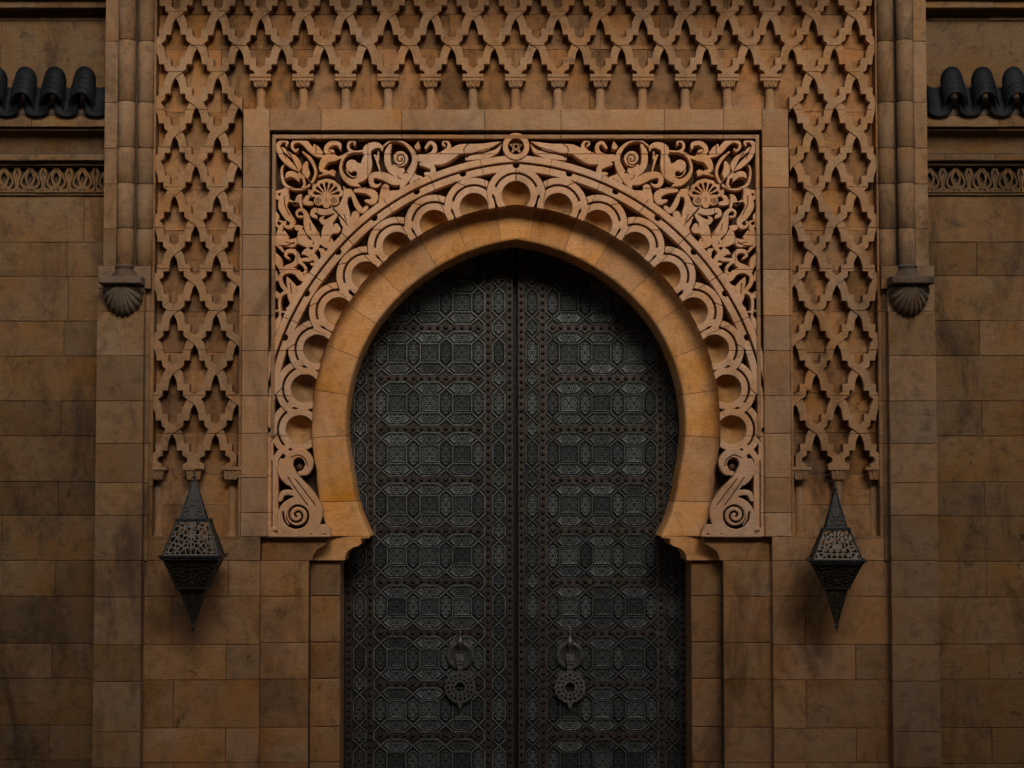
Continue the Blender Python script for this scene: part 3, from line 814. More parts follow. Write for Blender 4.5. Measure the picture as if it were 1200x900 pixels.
K('B', [(300,390,40),(250,375,60),(150,380,55),(60,440,40),(32,540,36),(70,650,36),(150,705,24),(215,690,14)], [(182,640,76),(184,642,76)])
S('B', [(470,380,45),(500,450,50),(540,600,34)], [(520,340,40),(515,430,50)],
  [(545,780,45),(500,815,60),(430,790,80),(420,700,90),(480,660,100),(600,680,130),(720,740,130),(810,760,100)],
  [(600,250,40),(680,190,35),(800,180,40),(920,240,60),(1010,350,80),(1030,480,95),(970,620,120),(890,740,120),(840,840,50),(830,885,10)],
  [(690,240,50),(650,340,95),(650,480,105),(690,580,100),(760,640,100),(850,690,110)], [(830,430,225),(832,432,225)], [(760,560,120),(850,600,100)])
K('B', [(735,225,40),(830,235,62),(920,310,56),(968,420,42),(940,510,26),(860,555,20),(780,535,14),(735,460,12),(730,380,9)],
  [(835,430,14),(855,440,16),(840,470,16),(795,460,16),(785,410,16),(820,380,16),(870,390,16),(890,440,16),(870,500,16),(800,520,14),(745,470,12)],
  [(916,625,30),(917,627,30)], [(500,755,60),(520,765,50)], [(790,640,9),(800,700,9),(840,720,9)])
S('B', [(980,765,60),(1030,690,70)], [(1040,680,60),(1120,700,60)], [(1040,650,40),(1050,720,60)], [(1085,190,25),(1070,260,100)])
S('E', [(890,155,6),(780,195,70),(640,230,105),(480,240,120),(380,250,120),(280,310,130),(180,370,120),(60,400,70)],
  [(890,170,6),(820,270,60),(700,320,80),(560,345,70),(470,360,50)], [(215,210,30),(188,190,34),(205,155,30),(250,170,40),(262,230,60),(200,300,80),(90,350,90)])
K('E', [(880,165,8),(760,230,9),(600,275,9),(520,305,8),(460,360,8)], [(440,300,9),(438,240,9),(490,190,9)])
S('F', [(95,165,22),(120,135,26),(148,155,28),(140,195,34),(105,220,44),(65,225,40)], [(62,262,20),(95,265,34),(135,285,36),(130,320,34),(95,318,26)], [(60,225,50),(130,245,60)], [(40,160,30),(60,170,10)])
S('C', [(190,140,50),(140,160,50),(140,210,62),(200,215,60),(240,150,80),(260,130,60)],
  [(240,130,80),(230,230,125),(210,320,115),(270,430,105),(330,500,75),(300,560,62),(240,550,42),(240,500,40)],
  [(300,250,34),(360,285,54),(400,210,60),(440,180,20)], [(410,210,60),(430,330,40)],
  [(500,210,60),(480,270,75),(550,285,60)], [(520,130,34),(530,200,44)],
  [(110,370,40),(150,440,52),(130,520,42),(180,560,42),(212,510,40),(172,488,30)], [(190,570,70),(150,700,70),(130,770,40)],
  [(150,760,50),(200,650,80),(250,730,90),(330,765,75),(390,705,34)], [(230,610,34),(260,680,60)], [(170,770,44),(220,850,34)],
  [(440,440,40),(390,435,40),(378,385,40),(430,358,50),(480,400,66),(500,500,100),(540,600,140),(600,680,105),(612,780,72),(560,860,50)],
  [(430,610,70),(440,700,140),(500,740,95),(550,742,50)], [(350,550,20),(390,570,80),(440,560,34)],
  [(610,445,46),(560,415,62),(585,362,66),(680,385,84),(790,372,84),(880,340,74),(930,270,84),(950,180,64)],
  [(890,400,75),(930,500,95),(950,560,75),(920,650,54)], [(930,300,95),(960,400,85),(990,500,34)],
  [(860,390,34),(780,480,84),(700,505,74),(660,470,54),(690,440,30)], [(760,500,95),(740,600,140),(710,700,105),(740,770,84),(790,742,50),(782,700,24)],
  [(840,540,62),(850,590,92),(790,600,84)], [(1000,130,50),(1040,200,60),(1080,300,74),(1140,370,74),(1195,330,54)])
K('C', [(230,200,9),(235,300,9),(290,420,9)], [(540,600,9),(530,520,9)], [(930,420,9),(960,490,9)], [(250,740,8),(350,760,8)])
S('G', [(700,500,34),(770,500,50),(830,530,60),(820,578,50),(772,572,26)], [(700,690,60),(705,700,55)], [(640,770,30),(700,670,60)],
  [(910,480,60),(900,540,74)], [(880,570,44),(940,530,60),(1000,510,30)], [(560,470,60),(640,520,70)])
S('D', [(215,172,26),(185,150,34),(200,112,44),(260,110,48),(290,160,48),(265,220,54),(190,250,44),(140,280,34)],
  [(90,120,20),(120,190,75),(140,260,44)], [(330,130,24),(370,110,60),(400,130,74),(450,180,54),(450,222,44),(410,220,30)], [(385,70,14),(370,120,60)],
  [(290,185,34),(380,182,44),(420,170,44)], [(290,190,34),(350,240,34),(360,290,34),(335,302,24)],
  [(190,450,44),(150,400,44),(140,330,44),(200,280,54),(280,290,64),(330,345,64),(385,330,64)],
  [(195,330,12),(220,390,66),(245,440,84),(230,500,66),(225,560,15)], [(250,450,54),(310,420,34),(350,390,24)],
  [(210,460,44),(150,490,38),(130,560,34),(135,680,34),(110,740,60),(90,830,20)], [(145,640,24),(190,642,24),(200,605,24)], [(120,630,24),(85,635,28),(85,600,24)],
  [(100,290,30),(100,350,55)], [(80,460,24),(110,490,55),(110,520,20)],
  [(420,60,34),(460,60,44),(472,0,44),(455,-60,44)], [(500,20,66),(550,60,55),(590,40,44),(580,10,24)], [(480,90,24),(510,110,54),(500,150,24)],
  [(120,30,54),(190,40,66),(280,20,64)], [(100,40,34),(150,90,34)], [(330,0,95),(370,40,75),(400,60,34)], [(420,10,30),(440,-60,30)])
K('D', [(130,60,8),(200,60,8),(260,30,8)], [(225,390,8),(235,480,8)])
Sp.A += 0.55
for st in KK: Sp.cut(st)
for jy in (180.5, 220.5, 275.5, 316, 369):
    Sp.cut([(318, jy, .55), (420, jy + .3, .55), (520, jy, .55), (606, jy, .55)])
for jx, y0, y1 in ((431, 158, 221), (372, 221, 276), (348, 276, 317), (516, 158, 181)): Sp.cut([(jx, y0, .5), (jx, y1, .5)])
XX, YY = Sp.X, Sp.Y
Sp.sub(np.hypot(XX - 383.3, YY - 224) - 19.2)
Sp.sub(np.hypot(XX - 604.7, YY - 171.5) - 16.8)
Sp.clip(310.6 - (311.9 - 0) + (np.where(YY < 493, 0, 0)) + (312.9 - np.hypot(XX - 622.6, YY - 493)))
Sp.clip(322.3 - XX); Sp.clip(162.6 - YY)
vf = Sp.carve(0.21, 0.005)
place_carving('scrollwork', vf, M['carved'], arch, 0.065); place_carving('scrollwork', vf, M['carved'], arch, 0.065, True)

# ---- star medallion
Md = Field(584, 626, 152, 192, 0.25); MX, MY = Md.X, Md.Y; dd = np.hypot(MX - 604.7, MY - 171.5)
Md.uni(np.abs(dd - 12.6) - 3.1)
med = place_carving('star_medallion', Md.carve(0.24, 0.004), M['carved'], arch, 0.035)
St = Field(590, 620, 158, 186, 0.2)
vv = [(604.7 + 8.2 * math.sin(R(72 * k)), 171.7 - 8.2 * math.cos(R(72 * k))) for k in range(5)]
for k in range(5):
    a, b = vv[k], vv[(k + 2) % 5]; St.add([(*a, 1.25), (*b, 1.25)])
st = place_carving('star', St.carve(0.03, 0.002, tol=0.03), M['frame'], med, 0.10)
# ---- palmette shells
Sh = Field(360, 408, 200, 250, 0.25); HX, HY = Sh.X, Sh.Y
Sh.uni(np.hypot(HX - 383.3, HY - 225) - 15.5)
hx, hy = 382.6, 229.5
for k in range(7):
    a = R(-78 + 26 * k); Sh.uni(np.hypot(HX - (hx + 15.5 * math.sin(a)), HY - (hy - 15.5 * math.cos(a))) - 4.6)
for k in range(7):
    a = R(-76 + 25.3 * k); c_, s_ = math.sin(a), math.cos(a)
    Sh.cut([(hx + 5.2 * c_, hy - 5.2 * s_, .7), (hx + 9.5 * c_, hy - 9.5 * s_, 2.2), (hx + 14 * c_, hy - 14 * s_, 4.0)])
for u in (-1, 1):
    cx, cy = 382.6 + u * 9.2, 235.2; Sh.uni(np.hypot(HX - cx, HY - cy) - 5.6)
    sp = [(cx + (0.4 + 3.6 * t) * math.cos(u * t * 11), cy + (0.4 + 3.6 * t) * math.sin(u * t * 11), 0.75) for t in np.linspace(0, 1, 14)]
    Sh.cut(sp)
Sh.uni(np.hypot(HX - 382.4, HY - 239.5) - 4.4); Sh.cut([(382.4, 231.5, .6), (382.4, 236.5, .8)])
vf = Sh.carve(0.20, 0.004, tol=0.04)
place_carving('palmette_shell', vf, M['carved'], arch, 0.045); place_carving('palmette_shell', vf, M['carved'], arch, 0.045, True)

# ---- volutes
V = Field(303, 400, 500, 634, 0.4)
def Tv(pts): return [(300 + a / 5, 480 + b / 5, c / 5) for a, b, c in pts]
V.add(Tv([(205,395,78),(185,325,62),(210,268,56),(272,256,54),(312,305,50),(296,358,46),(262,372,36)]))
V.add(Tv([(205,395,78),(255,455,84),(312,525,90),(348,590,84),(340,655,76),(300,705,66),(245,722,56)]))
V.add(Tv([(300,575,46),(245,535,50),(178,565,54),(150,630,54),(178,695,54),(235,735,44)]))
V.add(Tv([(238,620,118),(240,622,118)]))
V.add(Tv([(150,300,30),(140,360,34),(165,410,30),(190,440,16)])); V.add(Tv([(140,530,24),(160,490,34),(215,490,34),(250,520,24)]))
V.add(Tv([(130,660,20),(130,720,50)]))
V.add(Tv([(75,735,20),(100,715,50),(135,715,60),(165,735,34)])); V.add(Tv([(330,740,20),(370,710,60),(400,700,50),(430,738,20)])); V.add(Tv([(80,741,16),(430,741,16)])); V.add(Tv([(200,735,30),(300,735,30)]))
vf0 = None
def spiral(cx, cy, r0, r1, turns, w, ph, dr=1):
    return [(cx + (r0 + (r1 - r0) * t) * math.cos(ph + dr * turns * 6.283 * t), cy + (r0 + (r1 - r0) * t) * math.sin(ph + dr * turns * 6.283 * t), w) for t in np.linspace(0, 1, int(12 * turns) + 2)]
V.A += 0.15
V.cut([(300 + a / 5, 480 + b / 5, w / 5) for a, b, w in spiral(240, 620, 8, 84, 2.15, 12, 2.4, 1)])
V.cut(Tv([(230,410,5),(285,480,5),(345,560,5)])); V.cut(Tv([(188,400,5),(240,480,5),(300,560,5)])); V.cut(Tv([(205,285,5),(245,268,5),(285,290,5),(300,330,5)]))
for k in range(3): V.cut(Tv([(126 - 2*k, 730, 4), (100 + 12*k, 712, 5)]))
V.sub(np.hypot(V.X - 350.6, V.Y - 547) - 5.2); V.clip(V.Y - 629.8)
vf = V.carve(0.24, 0.010)
ball = MB(); px, _, pz = P(350.6, 547, 0.06)
for s_, mir in ((-1, False), (1, True)):
    vo = place_carving('volute', vf, M['carved'], arch, 0.02, mir)
    b2 = MB(); x = px if s_ < 0 else 2 * MID - px
    b2.lathe([(0.0001, 0.05), (0.02, 0.044), (0.034, 0.03), (0.042, 0.0)], x, 0.14, pz, 12, 'y'); b2.build('boss', M['soot'], vo, True)

# ================================================================== DOORS
DD = DOORD
DJ = 59.35
def dx_(px): return P(px, 500, DD)[0]
def dz_(py): return P(604, py, DD)[2]
DS_ = P(704, 500, DD)[0] - P(604, 500, DD)[0]; DS_ /= 100
DMID = dx_(604.2)
def hexa(hw, hh, cut_, horiz):
    if horiz: return [(-hw, 0), (-hw + cut_, -hh), (hw - cut_, -hh), (hw, 0), (hw - cut_, hh), (-hw + cut_, hh)]
    return [(0, -hh), (hw, -hh + cut_), (hw, hh - cut_), (0, hh), (-hw, hh - cut_), (-hw, -hh + cut_)]
def plate_mesh(name, pts):
    w = [(a * DS_, b * DS_) for a, b in pts]; n = len(w); k = 0.82
    q = 1.15 * DS_
    def ins(p, am):
        L = math.hypot(*p); return (p[0] * (1 - am / L), p[1] * (1 - am / L))
    rows_ = [[(a, 0.03, b) for a, b in w], [(a, 0.0, b) for a, b in w]]
    rows_.append([(ins(p, q)[0], -0.010, ins(p, q)[1]) for p in w])
    rows_.append([(ins(p, q * 2.2)[0], -0.006, ins(p, q * 2.2)[1]) for p in w])
    vs = sum(rows_, []); fs = []
    for r in range(3):
        for i in range(n): j = (i + 1) % n; fs.append((r*n+i, r*n+j, (r+1)*n+j, (r+1)*n+i))
    fs.append(tuple(3 * n + i for i in range(n)))
    return mesh(name, vs, fs, M['plate'])
PM = {'sq': plate_mesh('square_plate', [(-10, -9.6), (10, -9.6), (10, 9.6), (-10, 9.6)]),
      'hh': plate_mesh('hexagonal_plate', hexa(16, 5.9, 6.5, True)), 'hv': plate_mesh('hexagonal_plate', hexa(6.1, 14.2, 6.5, False)),
      'lv': plate_mesh('hexagonal_plate', hexa(5.9, 14.6, 6.5, False)), 'sv': plate_mesh('hexagonal_plate', hexa(5.9, 8.4, 5.5, False))}
MODZ = [472.9 + DJ * k for k in range(-4, 9)]
def door_leaf(sd, label):
    root = tag(empty('door_leaf', (DMID + sd * 0.98, DD, 0)), label, 'door')
    def lx(px): # left-leaf pixel to world x
        x = DMID + (px - 604.2) * DS_
        return x if sd < 0 else 2 * DMID - x
    bb = MB(); a, b = sorted((lx(404), lx(601.2))); bb.box(a, b, DD, DD + 0.10, 0.02, dz_(282), 0.004)
    bb.build('leaf_panel', M['doorbase'], root)
    XC = [446.5, 484.6, 522.6, 560.7]
    def pl(key, px, zz):
        if zz < 0.15: return
        put(PM[key].name, PM[key], root, (lx(px), DD - 0.012, zz))
    lines = MB(); bandb = MB(); studs = MB()
    def line(p, q, w=1.5, h=0.022):
        (x0, z0), (x1, z1) = p, q; X0, X1 = lx(x0), lx(x1)
        dx, dz = X1 - X0, z1 - z0; L = math.hypot(dx, dz); 
        if L < 1e-6: return
        nx, nz = -dz / L * w * DS_ / 2, dx / L * w * DS_ / 2
        pts = [(X0 + nx, z0 + nz), (X0 - nx, z0 - nz), (X1 - nx, z1 - nz), (X1 + nx, z1 + nz)]
        if sum(pts[i-1][0]*pts[i][1] - pts[i][0]*pts[i-1][1] for i in range(4)) < 0: pts = pts[::-1]
        lines.poly(pts, DD - h, DD)
    def stud(px, zz, r=2.3):
        if zz < 0.05: return
        studs.lathe([(r * DS_, 0.0), (r * 0.85 * DS_, 0.014), (r * 0.4 * DS_, 0.024), (0.0005, 0.026)], lx(px), DD - 0.016, zz, 8, 'y')
    for zc_px in MODZ:
        zc = dz_(472.9) + (472.9 - zc_px) * DS_ 
        Zp = lambda dy: zc - dy * DS_
        if zc < -0.2: continue
        for a, b in zip(XC[:-1], XC[1:]):
            m = (a + b) / 2; pl('sq', m, zc)
            for u in (-1, 1):
                pl('hh', m, Zp(u * 17.9))
                line((a + 8.5, Zp(u * 25.2)), (b - 8.5, Zp(u * 25.2)))
                for e, g_ in ((a, 1), (b, -1)):      # diagonals through the X
                    line((e + g_ * 8.8, Zp(u * 25.2)), (e - g_ * 0.4, Zp(u * 17.4)))
                    line((e + g_ * 0, Zp(u * 17.9)), (e + g_ * 8.0, Zp(u * 10.8)))
                line((a + 8.2, Zp(u * 10.9)), (b - 8.2, Zp(u * 10.9)), 1.2)
            for e in (a + 8.0, b - 8.0): line((e, Zp(-11)), (e, Zp(11)), 1.2)
        for e in XC: pl('hv', e, zc)
        for e, g_ in ((XC[0], -1), (XC[-1], 1)):
            for u in (-1, 1):
                line((e, Zp(u * 17.9)), (e + g_ * 7.3, Zp(u * 10.4))); line((e, Zp(u * 17.9)), (e + g_ * 6.8, Zp(u * 25)))
            line((e + g_ * 7.2, Zp(-10.6)), (e + g_ * 7.2, Zp(10.6)))
            for u in (1,): line((e + g_ * 7.0, Zp(u * 24.8)), (e + g_ * 7.0, Zp(59.35 - 24.8)))
        for sx in (422.6, 584.7):
            pl('lv', sx, zc); pl('sv', sx, Zp(29.7))
            for u in (-1, 1):
                for g_ in (-1, 1):
                    line((sx, Zp(u * 17.9)), (sx + g_ * 7.2, Zp(u * 10.4)), 1.3); line((sx, Zp(u * 17.9)), (sx + g_ * 7.2, Zp(u * 24.6)), 1.3)
                line((sx + u * 7.2, Zp(-10.6)), (sx + u * 7.2, Zp(10.6)), 1.3); line((sx + u * 7.2, Zp(24.4)), (sx + u * 7.2, Zp(35.0)), 1.3)
        # stud rows between modules
        x0, x1 = sorted((lx(XC[0] - 4), lx(XC[-1] + 4))); z = Zp(29.7)
        bandb.box(x0, x1, DD - 0.014, DD, z - 3.6 * DS_, z + 3.6 * DS_, 0.003)
        for e in XC:
            bandb.poly([(lx(e) + a * DS_, z + b * DS_) for a, b in ((-6.5, 0), (0, -6.5), (6.5, 0), (0, 6.5))], DD - 0.017, DD)
        for k in range(13): stud(XC[0] + (XC[-1] - XC[0]) * k / 12, z, 2.9 if k % 4 == 0 else 2.4)
    ztop, zb = dz_(285), 0.05
    for cx in (410.2, 434.8, 572.3, 597.4):
        a, b = sorted((lx(cx - 3.9), lx(cx + 3.9))); bandb.box(a, b, DD - 0.015, DD, zb, ztop, 0.003)
        z = dz_(472.9)
        for k in range(-26, 62): stud(cx, z - k * 8.479 * DS_)
        if cx in (434.8, 572.3):
            for k in range(-4, 9):
                for o in (-18.0, 18.0):
                    zz = z - (k * DJ + o) * DS_
                    if zz > 0.2: bandb.poly([(lx(cx) + a * DS_, zz + b * DS_) for a, b in ((-8.5, 0), (0, -7), (8.5, 0), (0, 7))], DD - 0.016, DD)
    lines.build('interlaced_moulding', M['doorline'], root); bandb.build('stud_band', M['bronze'], root)
    tag(studs.build('studs', M['stud'], root, True), kind='stuff')
    return root
door_leaf(-1, 'left half of the studded dark bronze double door, engraved with octagon plates')
door_leaf(1, 'right half of the studded dark bronze double door, engraved with octagon plates')
# the astragal strip and darkness behind the slit
mb = MB(); mb.box(DMID - 0.10, DMID + 0.10, DD + 0.11, DD + 0.16, 0, dz_(282)); mb.box(dx_(395), dx_(404), DD, DD + 0.16, 0, dz_(282)); mb.box(2 * DMID - dx_(404), 2 * DMID - dx_(395), DD, DD + 0.16, 0, dz_(282))
mb.box(dx_(380), dx_(830), DD + 0.0, DD + 0.16, dz_(281), dz_(240)); mb.build('door_frame', M['doorbase'], arch)

# ================================================================== KNOCKERS
def knocker(px, label):
    x0, _, z0 = P(px, 768, DD)
    s = DS_
    root = tag(empty('door_knocker', (x0, DD - 0.03, z0)), label, 'door knocker', 'door knockers')
    kb = MB()   # round back plate with raised rim and lobed crescents
    kb.lathe([(17*s, 0.0), (17*s, 0.02), (14.5*s, 0.035), (11.5*s, 0.03), (10.5*s, 0.012), (0.001, 0.012)], x0, DD - 0.018, z0, 28, 'y')
    kb.build('back_plate', M['knock'], root, True)
    fb = MB(); fb.lathe([(0.0005, 17.5*s + 16.5*s), (0.9*s, 17.5*s + 15*s), (1.0*s, 17.5*s + 6*s), (1.6*s, 17.5*s+4*s), (4.1*s, 17.5*s - 0.5*s), (4.2*s, 17.5*s - 3*s), (2.6*s, 17.5*s - 6.5*s), (1.2*s, 17.5*s - 8*s), (1.6*s, 4*s)], x0, DD - 0.085, z0, 12)
    fb.build('finial', M['knock'], root, True)
    hb = MB(); hb.box(x0 - 4.8*s, x0 + 4.8*s, DD - 0.14, DD - 0.03, z0 - 5.8*s, z0 + 2.5*s, 0.006); hb.box(x0 - 4.2*s, x0 + 4.2*s, DD - 0.13, DD - 0.05, z0 - 9.5*s, z0 - 6.2*s, 0.006)
    hb.box(x0 - 3.4*s, x0 + 3.4*s, DD - 0.115, DD - 0.06, z0 - 15*s, z0 - 9.5*s, 0.006); hb.build('hinge', M['knock'], root)
    W = Field(-24, 24, -24, 30, 0.2); r = np.hypot(W.X, W.Y); th = np.arctan2(W.Y, W.X)
    W.uni(r - (17.9 + 0.35 * np.cos(16 * th)))
    W.add([(0, 14, 9), (0, 20, 5), (0, 25, 1.5)]); W.add([(0, -15, 8), (0, -21, 7)])
    W.sub(r - 5.6)
    for n_, rr_, rad in ((12, 9.2, 1.25), (16, 13.9, 1.5)):
        for k in range(n_):
            a = 2 * math.pi * (k + (0.5 if n_ == 14 else 0)) / n_; W.sub(np.hypot(W.X - rr_ * math.cos(a), W.Y - rr_ * math.sin(a)) - rad)
    v, fs = W.carve(0.03, 0.0006, tol=0.03)
    zc = P(px, 804.5, DD)[2]
    o = centred('knocker_disc', [(x0 + a * s, DD - 0.10 + c, zc - b * s) for a, b, c in v], fs, M['knock'], root)
    return root
knocker(539.3, 'pierced round iron knocker on the left door leaf, hanging from a finial-topped bracket')
knocker(667.6, 'pierced round iron knocker on the right door leaf, hanging from a finial-topped bracket')

# ================================================================== BUTTRESSES
def buttress(sd, label):
    fx = lambda a, b, d=0.0: (lambda p, q: (min(p, q), max(p, q)))(*[(XM(t, d) if sd < 0 else 2 * MID - XM(t, d)) for t in (a, b)])
    x0, x1 = fx(112, 172, -0.2)
    root = tag(empty('buttress', ((x0 + x1) / 2, 0, 0)), label, 'buttress', 'buttresses flanking the gateway')
    PD = -0.16
    cx = (XM(142.5, PD) if sd < 0 else 2 * MID - XM(138.8 + 1.5, PD))
    # core
    mb = MB(); a, b = fx(118, 166, PD); mb.box(a, b, -0.02, 0.8, 0, ZM(-110)); 
    a2, b2 = fx(114, 166, PD); mb.box(a2, b2, PD + 0.03, 0.8, 0, ZM(372)); mb.build('mortar_core', M['mortar'], root)
    JB = [338, 365, 417, 470, 520, 566, 604, 657, 700, 756, 799, 858, 900, 955]
    for k in range(1, len(JB) - 1):
        a, b = fx(112.5, 168, PD); block('stone', root, a, b, max(0, ZM(JB[k+1], PD)), ZM(JB[k], PD), PD, 0.8, M['pier'])
    a, b = fx(112.5, 168, PD); 
    # fluted upper part: flat strip, shaft, rounded strip
    JS = [-110, -60, -8, 46, 118, 172, 214, 267, 311]
    for p, q in zip(JS[:-1], JS[1:]):
        z1, z0 = ZM(p, PD), ZM(q, PD)
        a, b = fx(117, 133, PD); block('stone', root, a, b, z0, z1, PD + 0.10, 0.8, M['pier'])
        g = 0.004
        for (u0, u1, dep, nm) in ((134, 154, PD - 0.01, 'shaft'), (155.5, 175, PD + 0.07, 'shaft')):
            a, b = fx(u0, u1, PD); c = (a + b) / 2; r = (b - a) / 2
            sh = MB(); sh.lathe([(r - .006, g), (r, g + .006), (r, z1 - z0 - g - .006), (r - .006, z1 - z0 - g)], c, dep + r * 0.85, z0, 14, 'z', math.pi, 2 * math.pi)
            sh.build(nm, M['pier'], root, True)
            cr = MB(); cr.lathe([(r - .012, 0), (r - .012, z1 - z0)], c, dep + r * 0.85, z0, 10, 'z', math.pi, 2 * math.pi)
            if nm == 'shaft' and p == -110: pass
            cr.build('joint_mortar', M['mortar'], root, True)
        a, b = fx(116, 174, PD)
    # stones behind the corbel
    for p, q in ((311, 338), (338, 365)):
        a, b = fx(112.5, 175 if q < 340 else 168, PD); block('stone', root, a, b, ZM(q, PD), ZM(p, PD), PD + 0.035, 0.8, M['pier'])
    a, b = fx(168, 176, PD)
    for p, q in zip([338] + JB[1:-1], [365] + JB[2:]):
        a, b = fx(165.5, 175.5 - (0 if p < 629 else 4), 0)
        block('stone', root, a, b, max(0, ZM(q, 0)), ZM(p, 0), -0.03, 0.5, M['pier'], c=0.003)
    # corbel
    a, b = fx(134, 154, PD); c = (a + b) / 2; yc = PD - 0.01 + (b - a) / 2 * .85
    zt = ZM(311, PD)
    cb = MB(); cb.lathe([(0.11, 0.01), (0.125, 0.0), (0.12, -0.02), (0.105, -0.03), (0.13, -0.08), (0.17, -0.125), (0.20, -0.14), (0.205, -0.155)], c, yc, zt, 20, 'z', math.pi, 2 * math.pi)
    cap = cb.build('corbel_bell', M['soot'], root, True)
    hw = 0.245; cpx = c + sd * 0.005
    ab = MB(); ab.box(cpx - hw, cpx + hw, PD - 0.24, 0.0, zt - 0.235, zt - 0.15, 0.012); ab.build('corbel_abacus', M['soot'], root)
    # scallop shell under the abacus
    z_s = zt - 0.237; vs = []; fs = []; nph, nt_ = 90, 10; lobes = 11
    for i in range(nph + 1):
        ph = math.pi * i / nph; fl = abs(math.sin(ph * lobes)) ** 0.6
        for j in range(nt_ + 1):
            t = math.pi / 2 * j / nt_; rr = (0.225 + 0.02 * fl) * math.sin(t); 
            out = (0.20) * math.cos(t) ** 0.9 + 0.022 * fl * math.sin(min(t * 1.6, math.pi / 2))
            vs.append((cpx + rr * math.cos(ph), PD + 0.03 - out, z_s - 0.02 * math.sin(t) - rr * 1.42 * math.sin(ph)))
    for i in range(nph):
        for j in range(nt_):
            k = i * (nt_ + 1) + j; fs.append((k, k + 1, k + nt_ + 2, k + nt_ + 1))
    centred('corbel_shell', vs, fs, M['soot'], root, True)
    return root
buttress(-1, 'left buttress of grey-brown stone, its half-round shafts ending in a shell corbel')
buttress(1, 'right buttress of grey-brown stone, its half-round shafts ending in a shell corbel')

